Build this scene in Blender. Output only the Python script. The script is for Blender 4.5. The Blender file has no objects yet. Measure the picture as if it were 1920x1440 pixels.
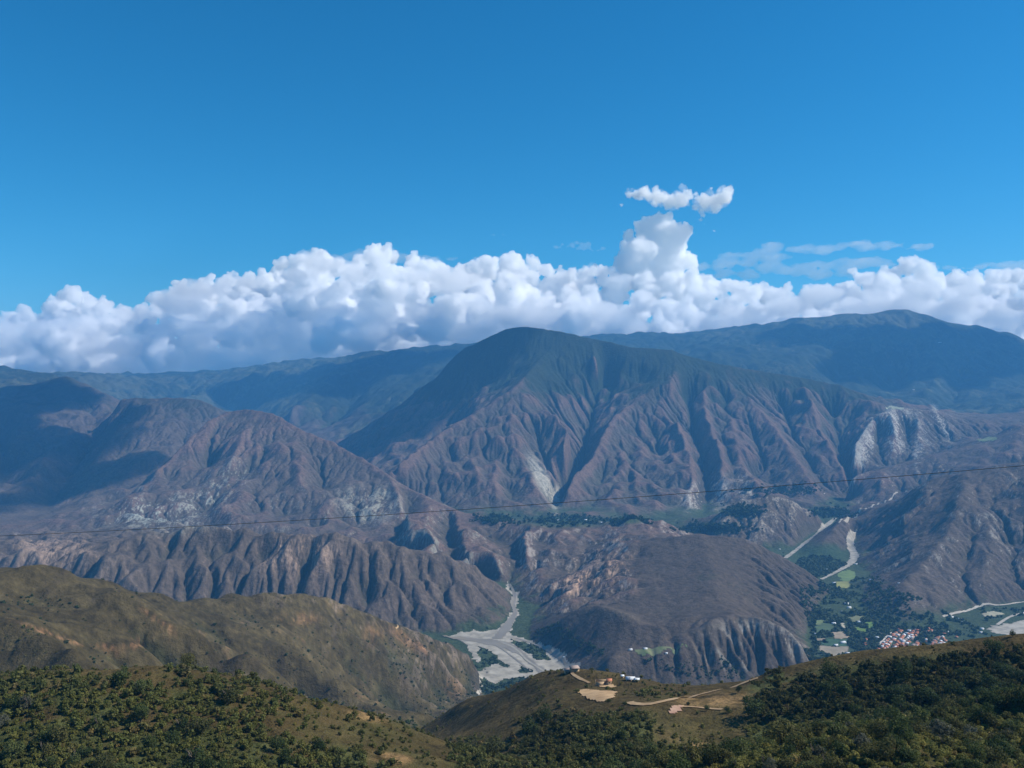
import bpy, bmesh, math, random, time
import numpy as np
from mathutils import Vector
T00=time.time()
sc=bpy.context.scene
COLL=sc.collection
# ------------------------------------------------------------------ camera
cam=bpy.data.cameras.new('camera'); cam.sensor_width=36.0
cam.lens=36.0*1598.0/1920.0; cam.clip_start=0.5; cam.clip_end=200000
co=bpy.data.objects.new('camera',cam); COLL.objects.link(co)
co.location=(0,0,0); co.rotation_euler=(math.radians(90),0,0)
sc.camera=co
# ------------------------------------------------------------------ light
SUN_AZ=math.radians(86)      # to the right of the view direction (+Y)
SUN_EL=math.radians(43)
w=bpy.data.worlds.new('World'); sc.world=w; w.use_nodes=True
nt=w.node_tree; nt.nodes.clear()
sky=nt.nodes.new('ShaderNodeTexSky'); sky.sky_type='NISHITA'; sky.sun_disc=False
sky.sun_elevation=SUN_EL; sky.sun_rotation=SUN_AZ; sky.altitude=1600; sky.air_density=1.0; sky.dust_density=0.3; sky.ozone_density=3.0
bg=nt.nodes.new('ShaderNodeBackground'); bg.inputs['Strength'].default_value=0.094
hs=nt.nodes.new('ShaderNodeHueSaturation'); hs.inputs['Saturation'].default_value=1.22
ow=nt.nodes.new('ShaderNodeOutputWorld')
nt.links.new(sky.outputs[0],hs.inputs['Color'])
se=nt.nodes.new('ShaderNodeSeparateColor'); cb=nt.nodes.new('ShaderNodeCombineColor'); nt.links.new(hs.outputs[0],se.inputs[0])
def mth(op,a,b):
    m=nt.nodes.new('ShaderNodeMath'); m.operation=op; nt.links.new(a,m.inputs[0]); m.inputs[1].default_value=b; return m.outputs[0]
nt.links.new(mth('MULTIPLY',mth('POWER',se.outputs[0],1.6),.25),cb.inputs[0]); nt.links.new(mth('MULTIPLY',se.outputs[1],1.02),cb.inputs[1]); nt.links.new(mth('MULTIPLY',se.outputs[2],1.12),cb.inputs[2])
nt.links.new(cb.outputs[0],bg.inputs['Color']); nt.links.new(bg.outputs[0],ow.inputs['Surface'])
sl=bpy.data.lights.new('sun','SUN'); sl.energy=5.0; sl.angle=math.radians(0.53); sl.color=(1.0,0.935,0.83)
so=bpy.data.objects.new('sun',sl); COLL.objects.link(so)
sd=Vector((math.sin(SUN_AZ)*math.cos(SUN_EL),math.cos(SUN_AZ)*math.cos(SUN_EL),math.sin(SUN_EL)))
so.rotation_euler=sd.to_track_quat('Z','Y').to_euler(); so.location=(0,0,3000)
sc.view_settings.view_transform='Standard'; sc.view_settings.look='None'; sc.view_settings.exposure=0.28; sc.view_settings.gamma=1.0
sc.render.engine='CYCLES'
cy=sc.cycles; cy.use_denoising=True; cy.max_bounces=90; cy.diffuse_bounces=2; cy.glossy_bounces=1; cy.transmission_bounces=2; cy.volume_bounces=90; cy.transparent_max_bounces=8
cy.sample_clamp_indirect=8.0
# ------------------------------------------------------------------ helpers
def tag(o,label=None,cat=None,group=None,kind=None):
    if label: o['label']=label
    if cat: o['category']=cat
    if group: o['group']=group
    if kind: o['kind']=kind
    return o
def mesh_np(name,V,Fq,mat,parent=None,smooth=False,mats=None,midx=None,link=True):
    """V (n,3), Fq (m,k) index array with k = 3 or 4, or a list of such arrays"""
    me=bpy.data.meshes.new(name)
    V=np.asarray(V,np.float32); L=[Fq] if isinstance(Fq,np.ndarray) else list(Fq)
    L=[np.asarray(f,np.int32) for f in L if len(f)]
    idx=np.concatenate([f.ravel() for f in L]); cnt=np.concatenate([np.full(len(f),f.shape[1],np.int32) for f in L])
    me.vertices.add(len(V)); me.vertices.foreach_set('co',V.ravel())
    me.loops.add(len(idx)); me.loops.foreach_set('vertex_index',idx)
    me.polygons.add(len(cnt)); st=np.concatenate([[0],np.cumsum(cnt)[:-1]]).astype(np.int32)
    me.polygons.foreach_set('loop_start',st)
    try: me.polygons.foreach_set('loop_total',cnt)
    except Exception: pass
    for m in (mats or [mat]): me.materials.append(m)
    if midx is not None: me.polygons.foreach_set('material_index',np.asarray(midx,np.int32))
    if smooth: me.polygons.foreach_set('use_smooth',np.ones(len(cnt),bool))
    me.update(calc_edges=True)
    if not link: return me
    o=bpy.data.objects.new(name,me); COLL.objects.link(o)
    if parent: o.parent=parent
    return o
def new_mat(name,rough=0.9,spec=0.15):
    m=bpy.data.materials.new(name); m.use_nodes=True; n=m.node_tree.nodes; b=n['Principled BSDF']
    b.inputs['Roughness'].default_value=rough; b.inputs['Specular IOR Level'].default_value=spec
    return m,m.node_tree,b
def noise_mat(name,c1,c2,scale=1.0,rough=0.9,detail=4,bump=0.0,bdist=0.1,rand=0.0,spec=.15):
    """two base colours mixed by a noise in object space, with an optional per-object shift"""
    m,t,b=new_mat(name,rough,spec); N=t.nodes; K=t.links
    tc=N.new('ShaderNodeTexCoord'); nz=N.new('ShaderNodeTexNoise'); nz.inputs['Scale'].default_value=scale; nz.inputs['Detail'].default_value=detail
    K.new(tc.outputs['Object'],nz.inputs['Vector'])
    cr=N.new('ShaderNodeValToRGB'); cr.color_ramp.elements[0].position=.35; cr.color_ramp.elements[1].position=.65
    cr.color_ramp.elements[0].color=(*c1,1); cr.color_ramp.elements[1].color=(*c2,1)
    K.new(nz.outputs['Fac'],cr.inputs['Fac']); out=cr.outputs['Color']
    if rand:
        oi=N.new('ShaderNodeObjectInfo'); mr=N.new('ShaderNodeMapRange'); mr.inputs['To Min'].default_value=1-rand; mr.inputs['To Max'].default_value=1+rand
        K.new(oi.outputs['Random'],mr.inputs['Value']); h=N.new('ShaderNodeHueSaturation')
        K.new(mr.outputs[0],h.inputs['Value']); K.new(out,h.inputs['Color']); out=h.outputs[0]
    K.new(out,b.inputs['Base Color'])
    if bump:
        bp=N.new('ShaderNodeBump'); bp.inputs['Strength'].default_value=bump; bp.inputs['Distance'].default_value=bdist
        K.new(nz.outputs['Fac'],bp.inputs['Height']); K.new(bp.outputs[0],b.inputs['Normal'])
    return m
HAZE_COL=(0.14,0.50,1.0,1); HAZE_D=4.8e-5
F=1598.0; CX=960.0; CY=720.0
def floor_z(Y):
    return np.interp(Y,[0,3200,4000,4600,5400,6000],[-900,-900,-893,-880,-852,-848])
# owner, polyline of (px,py,Y)
R=[
# ---- near hills
('foreground_hillside',[(-330,1270,380),(-150,1268,380),(0,1266,380),(180,1262,380),(370,1249,400),(470,1270,400),(560,1300,400),(650,1322,410),(720,1348,420),(800,1382,410),(870,1410,400),(940,1442,385)]),
('wooded_hill',[(2300,1168,430),(2080,1180,460),(1920,1190,480),(1760,1205,500),(1640,1217,520),(1500,1243,540),(1410,1274,560),(1300,1292,600),(1180,1275,640),(1070,1252,680),(1020,1258,720),(950,1294,780),(870,1312,850),(815,1352,950)]),
('wooded_hill',[(1130,1282,640),(1092,1292,610),(1040,1311,580),(985,1338,565),(925,1368,570),(885,1392,600)]),
('wooded_hill',[(1120,1300,560),(1150,1340,470),(1170,1400,380),(1180,1460,320)]),
('wooded_hill',[(2100,1310,280),(1920,1335,270),(1700,1352,275),(1500,1392,280),(1400,1440,285)]),
('wooded_hill',[(1700,1352,275),(1720,1440,200)]),
('left_hill',[(-500,1050,1100),(-300,1055,1150),(-120,1058,1200),(0,1062,1250),(100,1066,1300),(200,1093,1400),(270,1112,1480),(340,1131,1560),(450,1118,1700),(550,1111,1800),(620,1125,1900),(680,1147,2000),(740,1171,2150),(800,1192,2300),(850,1216,2450),(888,1240,2600)]),
('left_hill',[(100,1066,1300),(230,1120,1250),(330,1170,1230),(420,1215,1230),(520,1262,1260)]),
('left_hill',[(-60,1140,1050),(40,1175,1000),(140,1215,950)]),
('left_hill',[(340,1131,1560),(450,1180,1520),(560,1235,1500),(650,1285,1520),(700,1320,1560)]),
('left_hill',[(550,1111,1800),(640,1175,1800),(720,1235,1820),(790,1300,1850),(820,1335,1880)]),
('left_hill',[(740,1171,2150),(800,1225,2130),(860,1275,2200)]),
('left_hill',[(620,1125,1900),(700,1190,1960),(780,1255,2020),(830,1310,2050)]),
# ---- fluted ridge
('fluted_ridge',[(-300,1050,3300),(-100,1045,3300),(40,1040,3300),(120,1038,3300),(180,1025,3350),(240,1008,3400),(300,1001,3430),(400,1000,3400),(500,1008,3370),(620,1011,3350),(740,1026,3400),(830,1046,3450),(900,1072,3520),(945,1104,3570),(958,1130,3500)]),
('fluted_ridge',[(120,1038,3300),(200,1062,3150),(260,1110,3030)]),
# ---- badlands left behind
('pale_foothills',[(-300,990,4300),(-100,1000,4250),(0,1006,4200),(100,1000,4250),(200,992,4350)]),
('pale_foothills',[(230,965,4700),(330,985,4500),(430,990,4400)]),
# ---- central hill
('central_hill',[(1180,1020,3700),(1230,1018,3750),(1270,1007,3760),(1310,1003,3760),(1400,1015,3780),(1460,1040,3800),(1510,1070,3800),(1560,1104,3730)]),
('central_hill',[(1310,1003,3760),(1322,1030,3600),(1335,1060,3400),(1342,1100,3150),(1350,1135,2980),(1385,1162,2740)]),
('central_hill',[(1296,1200,2640),(1330,1174,2680),(1385,1162,2740),(1435,1166,2720),(1485,1188,2690),(1512,1216,2640)]),
('central_hill',[(1100,1137,2960),(1135,1145,2850),(1175,1161,2760),(1225,1178,2720),(1262,1190,2690),(1296,1200,2640)]),
('central_hill',[(1200,1135,3000),(1270,1140,2950),(1350,1135,2980)]),
('central_hill',[(1140,1236,2540),(1180,1228,2590),(1240,1226,2590),(1285,1218,2600)]),
('central_hill',[(1400,1015,3780),(1430,1060,3550),(1470,1110,3330),(1500,1160,3100)]),
('central_hill',[(1100,1137,2960),(1060,1160,2950),(1035,1190,2920)]),
# ---- badlands middle
('badlands_ridge',[(920,968,4850),(950,985,4600),(985,990,4450),(1025,986,4430),(1085,987,4450),(1130,987,4500),(1160,975,4500),(1190,972,4480),(1225,981,4480),(1260,988,4480),(1290,1004,4400)]),
('badlands_ridge',[(1190,972,4480),(1165,1000,4150),(1130,1040,3750),(1080,1075,3600),(1030,1105,3480)]),
('badlands_ridge',[(1130,1040,3750),(1170,1090,3300),(1150,1120,3150)]),
('badlands_ridge',[(985,990,4450),(980,1020,4100),(990,1060,3850)]),
('badlands_ridge',[(1225,981,4480),(1215,1010,3950),(1180,1020,3700)]),
('badlands_ridge',[(1060,987,4440),(1040,1020,4100),(1020,1060,3850)]),
# ---- right mountain
('right_mountain',[(1600,1000,4800),(1625,978,4850),(1660,955,4880),(1700,926,4850),(1740,902,4780),(1810,886,4700),(1860,876,4650),(1920,864,4600),(2050,848,4550),(2300,830,4500)]),
('right_mountain',[(1740,902,4780),(1715,950,4500),(1700,985,4350),(1675,1030,4150),(1650,1065,4020)]),
('right_mountain',[(1810,886,4700),(1800,930,4350),(1790,970,4120),(1765,1030,3850),(1735,1055,3720),(1710,1075,3620),(1690,1094,3500),(1690,1140,3260)]),
('right_mountain',[(1860,876,4650),(1870,930,4300),(1860,985,4000),(1850,1050,3720),(1825,1110,3500)]),
('right_mountain',[(1960,860,4580),(1960,940,4150),(1950,1010,3850),(1930,1090,3600)]),
('right_mountain',[(2100,850,4550),(2080,960,4000),(2060,1060,3650)]),
# small hill between rivers
('river_spur_hill',[(1590,972,4950),(1578,978,4850),(1560,998,4650),(1532,1036,4400)]),
('river_spur_hill',[(1578,978,4850),(1598,990,4750),(1588,1015,4560)]),
# hill G
('river_bend_hill',[(1325,990,4800),(1350,965,4880),(1375,947,4930),(1440,932,4980),(1485,945,5000),(1520,962,5080),(1540,972,5150)]),
('river_bend_hill',[(1440,932,4980),(1428,975,4760),(1408,1018,4590)]),
('river_bend_hill',[(1485,945,5000),(1495,985,4800),(1478,1022,4590)]),
('river_bend_hill',[(1375,947,4930),(1352,985,4740),(1340,1008,4640)]),
# ---- main mountain
('main_mountain',[(635,833,9000),(670,811,9000),(710,786,8950),(750,760,8900),(780,736,8850),(820,708,8800),(840,682,8750),(870,655,8700),(915,636,8600),(950,620,8550),(985,615,8500),(1035,620,8450),(1085,632,8400),(1135,642,8350),(1180,653,8300),(1260,657,8300),(1285,668,8250),(1335,680,8200),(1410,695,8200),(1485,706,8200),(1560,721,8150),(1610,736,8100),(1660,752,8000)]),
('main_mountain',[(1035,620,8450),(1025,658,8250),(1000,690,7900),(967,728,7400),(900,770,7100),(825,815,6700),(780,850,6350),(735,886,6020)]),
('main_mountain',[(967,728,7400),(960,790,6900),(955,820,6650),(975,870,6300),(1000,915,5950),(1010,955,5600)]),
('main_mountain',[(955,820,6650),(910,855,6400),(875,890,6150),(850,930,5850)]),
('main_mountain',[(967,728,7400),(1005,762,7200),(1040,790,6980),(1068,820,6750),(1060,850,6500)]),
('main_mountain',[(930,850,6400),(935,895,6050),(925,945,5700)]),
('main_mountain',[(1260,657,8300),(1268,695,7950),(1220,735,7600),(1180,760,7400),(1145,795,7100),(1125,830,6800),(1110,865,6500),(1075,895,6150),(1062,925,5850)]),
('main_mountain',[(1268,695,7950),(1245,770,7350),(1275,820,6950),(1295,860,6550),(1300,900,6100),(1290,945,5700)]),
('main_mountain',[(1145,795,7100),(1165,840,6750),(1190,890,6250),(1200,940,5750)]),
('main_mountain',[(1410,695,8200),(1400,745,7800),(1445,795,7300),(1475,835,6900),(1505,880,6500),(1530,920,6100),(1555,950,5800)]),
('main_mountain',[(1400,745,7800),(1370,790,7350),(1385,850,6750),(1400,885,6400),(1420,915,6000)]),
('main_mountain',[(1335,680,8200),(1320,735,7750),(1325,790,7250),(1345,840,6800),(1360,895,6300),(1345,940,5800)]),
('main_mountain',[(1500,708,8200),(1525,775,7550),(1545,825,7100),(1575,870,6700),(1592,900,6350)]),
('main_mountain',[(1600,733,8100),(1608,790,7600),(1600,840,7150)]),
('main_mountain',[(1110,640,8380),(1120,690,8000)]),
('scarred_hill',[(1595,888,6500),(1600,840,6850),(1625,805,7100),(1645,783,7250),(1672,765,7350),(1750,772,7350),(1772,795,7200),(1787,835,6950)]),
('scarred_hill',[(1672,765,7350),(1678,820,6950),(1672,855,6700)]),
('scarred_hill',[(1720,770,7350),(1722,820,6950),(1735,850,6700)]),
('scarred_hill',[(1750,772,7350),(1830,785,7700),(1920,772,8300),(2050,760,8800)]),
('brown_foothills',[(1590,905,6150),(1612,893,6200),(1660,880,6250),(1700,868,6300),(1785,845,6350),(1860,828,6400),(1920,800,6500),(2050,780,6600),(2300,760,6800)]),
('brown_foothills',[(1660,880,6250),(1650,910,5950),(1640,935,5750)]),
('brown_foothills',[(1785,845,6350),(1765,880,6050),(1740,905,5950)]),
('brown_foothills',[(1920,800,6500),(1880,850,6100),(1850,880,5700)]),
# ---- left mountains
('brown_peak',[(425,776,6600),(460,771,6550),(500,776,6450),(530,788,6350),(575,811,6200),(625,833,6050),(675,861,5850),(725,891,5650),(750,910,5550),(800,933,5350),(850,957,5100),(880,970,4980),(920,968,4850)]),
('brown_peak',[(425,776,6600),(385,800,6350),(350,830,6150),(300,880,5800),(250,935,5350),(205,975,5000)]),
('brown_peak',[(460,771,6550),(452,830,6050),(430,880,5700),(400,925,5400),(385,975,4950)]),
('brown_peak',[(530,788,6350),(520,830,6000),(560,880,5600),(575,930,5300),(590,985,4900)]),
('brown_peak',[(520,830,6000),(490,890,5600),(480,940,5250),(475,985,4900)]),
('brown_peak',[(625,833,6050),(650,885,5700),(660,930,5350),(640,975,5000)]),
('brown_peak',[(725,891,5650),(730,935,5300),(715,975,4950),(700,1005,4700)]),
('brown_peak',[(800,933,5350),(806,958,4950),(800,985,4550),(806,1006,4220),(818,1028,3960)]),
('brown_peak',[(880,970,4980),(888,990,4600),(903,1012,4250),(922,1040,3950),(938,1070,3790)]),
('brown_peak',[(850,957,5100),(848,985,4650),(862,1010,4250),(880,1040,3900)]),
('brown_peak',[(725,891,5650),(755,940,5150),(760,985,4600),(770,1005,4300)]),
('dark_left_mountain',[(225,752,8100),(255,749,8100),(300,749,8050),(345,748,8000),(380,753,7950),(425,772,7850),(470,800,7600)]),
('dark_left_mountain',[(255,749,8100),(225,800,7400),(190,850,6800),(165,900,6300),(130,950,5700)]),
('dark_left_mountain',[(345,748,8000),(320,790,7500),(290,840,6900),(240,880,6300)]),
('far_left_mountain',[(-400,740,9000),(-200,735,9000),(0,733,9100),(60,723,9300),(95,709,9500),(117,706,9500),(150,719,9400),(185,735,9300),(225,752,9200)]),
('far_left_mountain',[(60,723,9300),(45,780,8300),(20,830,7400),(-20,880,6600),(-50,930,5900)]),
('far_left_mountain',[(117,706,9500),(120,770,8500),(100,830,7500),(80,880,6700),(50,930,6000),(30,970,5400)]),
('far_left_mountain',[(-200,735,9000),(-180,850,7200),(-200,940,5800)]),
('distant_ridge',[(-300,675,11000),(-100,681,11000),(0,686,11000),(50,692,11000),(100,706,11000),(140,730,10500)]),
('distant_ridge',[(100,701,13500),(145,699,13500),(210,706,13400),(245,722,13200),(280,742,13000)]),
('distant_ridge',[(180,703,14800),(270,705,14800),(320,704,14800),(400,696,14700),(480,689,14500),(520,681,14500),(575,673,14500),(600,676,14400),(650,667,14400),(725,657,14300),(800,650,14200),(870,647,14000),(960,640,14000),(1095,632,14000)]),
('distant_ridge',[(520,681,14500),(470,705,13500),(400,728,12900),(370,738,12500),(330,755,12000)]),
('distant_ridge',[(650,667,14400),(620,700,13000),(590,735,12000),(540,780,11000)]),
('distant_ridge',[(800,650,14200),(760,690,12800),(700,740,11500),(650,790,10600),(615,820,10000)]),
('distant_ridge',[(870,647,14000),(850,680,12500),(790,725,11200)]),
('far_right_mountain',[(1095,632,14000),(1160,624,14000),(1240,626,14000),(1310,624,14000),(1390,612,14000),(1440,606,14000),(1510,596,13900),(1570,590,13800),(1625,589,13800),(1662,582,13800),(1695,580,13800),(1735,590,13700),(1810,607,13600),(1860,618,13500),(1920,636,13400),(2050,670,13300),(2300,700,13200)]),
('far_right_mountain',[(1695,580,13800),(1640,630,12700),(1560,665,11800),(1450,690,10700)]),
('far_right_mountain',[(1735,590,13700),(1750,660,12300),(1760,710,11200),(1720,750,10000)]),
('far_right_mountain',[(1860,618,13500),(1850,690,12000),(1830,740,10600),(1800,770,9600)]),
('far_right_mountain',[(1510,596,13900),(1430,640,12600),(1330,665,11200)]),
('far_right_mountain',[(1920,636,13400),(1960,720,11500),(1930,765,9800)]),
]
# valley lines (px,py,Y)
V=[
[(960,1650,40),(960,1520,200),(965,1475,330),(952,1458,420),(915,1440,480),(868,1416,560),(830,1393,700),(810,1376,950),(800,1360,1400),(800,1352,1900),(840,1325,2150),(900,1305,2440)],
[(-500,1290,800),(-250,1290,850),(0,1292,900),(200,1302,1000),(400,1332,1200),(600,1362,1500),(720,1368,1700),(800,1352,1900)],
[(1040,1280,690),(985,1310,680),(920,1345,680),(870,1368,710)],
# behind wooded hill : steep drop
[(900,1345,1150),(1000,1340,1400),(1100,1330,1550),(1300,1345,1500),(1500,1320,1500),(1700,1290,1500),(1920,1280,1500),(2300,1270,1500)],
# gully between wooded hill main slope and near bump
[(2100,1345,330),(1920,1350,340),(1700,1362,350),(1560,1385,370),(1450,1400,400),(1330,1430,420),(1250,1470,360)],
# left hill gullies
[(30,1130,1150),(170,1165,1150),(300,1215,1130),(400,1262,1150),(480,1300,1200)],
[(420,1150,1600),(500,1180,1600),(600,1255,1590),(690,1312,1640),(740,1350,1750)],
[(610,1150,1870),(680,1215,1900),(750,1275,1920),(810,1330,1960)],
[(745,1195,2130),(790,1245,2090),(850,1305,2120)],
# gorge
[(960,1108,3680),(953,1095,3760),(958,1075,3880),(972,1060,3950),(965,1040,4130),(945,1025,4300),(930,1010,4470)],
[(1035,1108,3420),(1060,1085,3650),(1090,1050,3900),(1110,1010,4250)],
[(1000,1100,3600),(1005,1060,3900),(1010,1010,4300)],
# behind badlands: terrace
[(930,982,5100),(985,978,5200),(1040,976,5250),(1100,976,5250),(1160,978,5200),(1215,984,5150),(1280,1000,4950),(1330,1018,4700),(1400,1035,4560),(1460,1043,4480)],
[(1250,1000,4650),(1330,1018,4700)],
# V0 valley between brown peak and main mountain
[(900,975,5250),(850,963,5500),(800,940,5750),(745,908,6000),(700,880,6700),(660,860,7600),(640,848,8500),(600,825,9500),(560,800,10600),(500,785,11500),(450,765,12400),(380,750,13400)],
[130,(700,880,6700),(770,830,7000),(830,785,7700),(885,725,8150),(930,680,8350)],
# V1
[230,(1140,665,8200),(1115,700,7900),(1105,750,7500),(1092,822,7000),(1065,875,6450),(1048,910,6000),(1040,960,5450)],
[(1005,800,6950),(1020,850,6550),(1040,890,6150)],
[30,(950,875,6250),(955,925,5850),(960,970,5450)],
[(890,915,5850),(885,960,5450)],
[(850,850,6450),(820,900,6000),(820,935,5750)],
[(1130,880,6400),(1110,930,5850),(1090,965,5450)],
[20,(1180,790,7150),(1180,850,6650),(1180,910,6100),(1175,965,5450)],
[(1225,790,7150),(1240,850,6650),(1250,910,6050),(1245,970,5450)],
[95,(1290,735,7800),(1300,790,7250),(1320,850,6750),(1325,910,6100),(1315,970,5400)],
[30,(1365,740,7800),(1345,790,7300),(1370,860,6650),(1385,915,6000),(1390,935,5650)],
[90,(1415,800,7250),(1435,860,6650),(1460,915,6050),(1500,945,5650)],
[45,(1465,750,7900),(1490,810,7250),(1525,870,6700),(1555,920,6150),(1570,955,5700)],
[90,(1560,760,7900),(1572,810,7450),(1588,870,6900),(1594,905,6400),(1580,935,6000)],
[(1640,800,7300),(1655,870,6620)],[(1700,800,7200),(1700,872,6600),(1655,876,6600)],[(1755,810,7100),(1760,856,6700)],
[(1800,820,7050),(1850,820,7000),(1950,790,7300)],
# brown peak gullies
[(1345,978,5300),(1420,957,5480),(1500,962,5480),(1552,970,5400)],
[(1455,985,4760),(1445,1025,4570)],[(1395,985,4760),(1375,1020,4600)],
[(395,850,6050),(350,910,5550),(310,960,5100)],
[(470,860,5850),(445,920,5400),(430,985,4850)],
[(520,900,5500),(530,960,5100),(530,995,4800)],
[(600,870,5750),(620,930,5300),(615,990,4800)],
[(690,900,5600),(695,950,5200),(675,1000,4750)],
[(765,930,5400),(760,980,4950),(745,1020,4500)],
[(845,975,5000),(845,1015,4500),(850,1055,4100)],
# between brown peak and dark left
[(470,830,7200),(420,830,7000),(330,865,6500),(260,910,5900),(200,950,5450),(140,980,5050)],
[(180,780,8300),(170,830,7600),(130,880,6900),(100,930,6200),(80,970,5500)],
[(0,800,8300),(10,860,7200),(-10,920,6300)],
# low valley in front of left mountains
[(-400,1015,4600),(-100,1012,4600),(0,1009,4650),(120,1007,4700),(250,1004,4750),(400,1020,4650),(500,1024,4600),(620,1030,4500),(720,1045,4350),(800,1070,4100),(880,1085,3950),(953,1095,3760)],
# behind dark left
[(280,800,9500),(350,790,10000),(420,790,10200),(500,800,10300),(560,800,10600)],
[(150,760,10800),(250,770,11000),(350,775,11300),(450,780,11500)],
[(310,760,12800),(240,755,12200),(180,750,11600)],
[(680,735,12300),(650,760,11500),(600,800,10700)],
# behind main crest
[(700,820,9700),(800,760,10000),(950,720,10300),(1100,705,10500),(1250,715,10300),(1400,725,10000),(1550,745,9500),(1700,775,9000),(1850,790,8800),(2050,800,8600)],
[(1250,660,12700),(1180,680,11600)],
[(1560,700,11200),(1600,735,10000)],[(1690,700,11800),(1660,740,10200)],[(1800,700,11800),(1780,760,9900)],
# behind right mountain
[(1700,945,5550),(1800,925,5300),(1920,900,5200),(2300,880,5100)],
# right mountain gullies
[(1700,960,4620),(1665,1000,4450),(1630,1035,4250)],
[(1765,935,4500),(1740,1000,4150),(1705,1050,3850),(1670,1095,3650)],
[(1835,930,4350),(1825,1000,3980),(1805,1070,3700),(1780,1125,3420)],
[(1915,920,4300),(1905,1000,3950),(1890,1080,3650)],
[(2010,930,4250),(2000,1040,3750)],
[(1576,980,5200),(1610,960,5400),(1660,937,5700),(1695,922,5900),(1730,912,5980)],
]
# at floor level
FL=[
[(-800,2800),(-400,2850),(0,2900),(300,2950),(600,3000),(780,3040),(850,3060),(930,3080)],
[(880,2480),(930,2500),(1000,2560),(1060,2540),(1100,2500),(1200,2490),(1335,2480),(1450,2500),(1540,2560)],
[(860,3060),(895,2800),(900,2620),(900,2480)],
[(910,2640),(980,2600),(1050,2620)],
[(915,3060),(960,3000),(1000,2850),(1050,2700)],[(905,2950),(950,2800),(1000,2700)],[(880,3000),(925,2850),(960,2700)],
[(930,3080),(948,3150),(968,3300),(966,3500),(960,3680)],
[(985,3000),(978,3100),(985,3300),(1000,3450),(1035,3420)],
[(975,3000),(1000,2920),(1030,2800)],
[(1540,2560),(1530,2700),(1530,2850),(1520,3000),(1515,3150),(1525,3300),(1550,3550),(1585,3750)],
[(1600,2600),(1700,2600),(1800,2600),(1920,2600),(2200,2600)],
[(1600,2900),(1700,2900),(1800,2950),(1920,2950),(2200,3000)],
[(1580,3100),(1650,3100),(1730,3080),(1800,3150)],
[(1580,3350),(1630,3250),(1600,3500),(1610,3700)],
[(1790,3200),(1850,3300),(1920,3350),(2050,3400),(2300,3400)],[(1820,3350),(1920,3500),(2200,3550)],
[(1545,3800),(1540,3950),(1580,4050),(1600,4200),(1600,4400),(1590,4600),(1605,4780),(1602,4900)],
[(1620,3900),(1625,4050)],
[(1480,4200),(1500,4150),(1540,4120)],[(1460,4350),(1480,4480),(1510,4800),(1542,5100),(1560,5320),(1570,5450)],
[(1350,4250),(1450,4250)],
]
DEEP=55.0
NAMES=['valley_floor']+sorted(set(o for o,_ in R))
def world(px,py,Y):
    px=np.asarray(px,float);py=np.asarray(py,float);Y=np.asarray(Y,float)
    return (px-CX)/F*Y, Y, (CY-py)/F*Y
def fnoise(shape,res,beta,seed,lmin=0,lmax=1e9):
    rg=np.random.RandomState(seed)
    w=rg.standard_normal(shape)
    fy=np.fft.fftfreq(shape[0],res)[:,None]; fx=np.fft.rfftfreq(shape[1],res)[None]
    f=np.sqrt(fx*fx+fy*fy); f[0,0]=1
    a=f**(-beta/2.0); a[0,0]=0
    a*=(f>1.0/lmax)
    if lmin: a*=np.exp(-(f*lmin)**2)
    n=np.fft.irfft2(np.fft.rfft2(w)*a,shape)
    return n/n.std()
def blur(h,res,sig):
    pad=int(min(3*sig/res,min(h.shape)-1))
    H=np.pad(h,pad,mode='reflect')
    fy=np.fft.fftfreq(H.shape[0],res)[:,None]; fx=np.fft.rfftfreq(H.shape[1],res)[None]
    g=np.exp(-2*np.pi**2*sig**2*(fx*fx+fy*fy))
    return np.fft.irfft2(np.fft.rfft2(H)*g,H.shape)[pad:pad+h.shape[0],pad:pad+h.shape[1]]
def densify(P,step,seed,jit=0.035):
    """P list of xyz -> dense array w/ mid-point jitter in plan"""
    rg=np.random.RandomState(seed)
    P=[np.array(p,float) for p in P]
    L=[P[0]]
    def rec(a,b,d):
        l=np.linalg.norm((b-a)[:2])
        if l<max(step*4,40) or d>8: 
            n=max(1,int(l/step)); 
            for i in range(1,n+1): L.append(a+(b-a)*i/n)
            return
        m=(a+b)/2
        # displace along the view line so that the outline keeps its place
        t=rg.normal()*jit*l
        r=m/np.hypot(m[0],m[1])*t
        m=m+r
        rec(a,m,d+1); rec(m,b,d+1)
    for a,b in zip(P[:-1],P[1:]): rec(a,b,0)
    return np.array(L)
def all_lines():
    out=[]
    for k,(o,l) in enumerate(R):
        a=np.array(l,float); x,y,z=world(a[:,0],a[:,1],a[:,2])
        out.append((o,1,densify(np.stack([x,y,z],1),4,k)))
    for k,l in enumerate(V):
        dp=DEEP
        if not isinstance(l[0],tuple): dp=float(l[0]); l=l[1:]
        a=np.array(l,float); x,y,z=world(a[:,0],a[:,1],a[:,2])
        z=z-np.where((y>5700)&(y<9000)&(x/y<.41),dp,0)-np.where(y>=9500,70,0)
        z=np.maximum(z,floor_z(y))
        out.append(('v',0,densify(np.stack([x,y,z],1),4,500+k,.07)))
    for k,l in enumerate(FL):
        a=np.array(l,float); Y=a[:,1]; x=(a[:,0]-CX)/F*Y
        out.append(('f',2,densify(np.stack([x,Y,floor_z(Y)],1),4,900+k,.02)))
    return out
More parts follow.
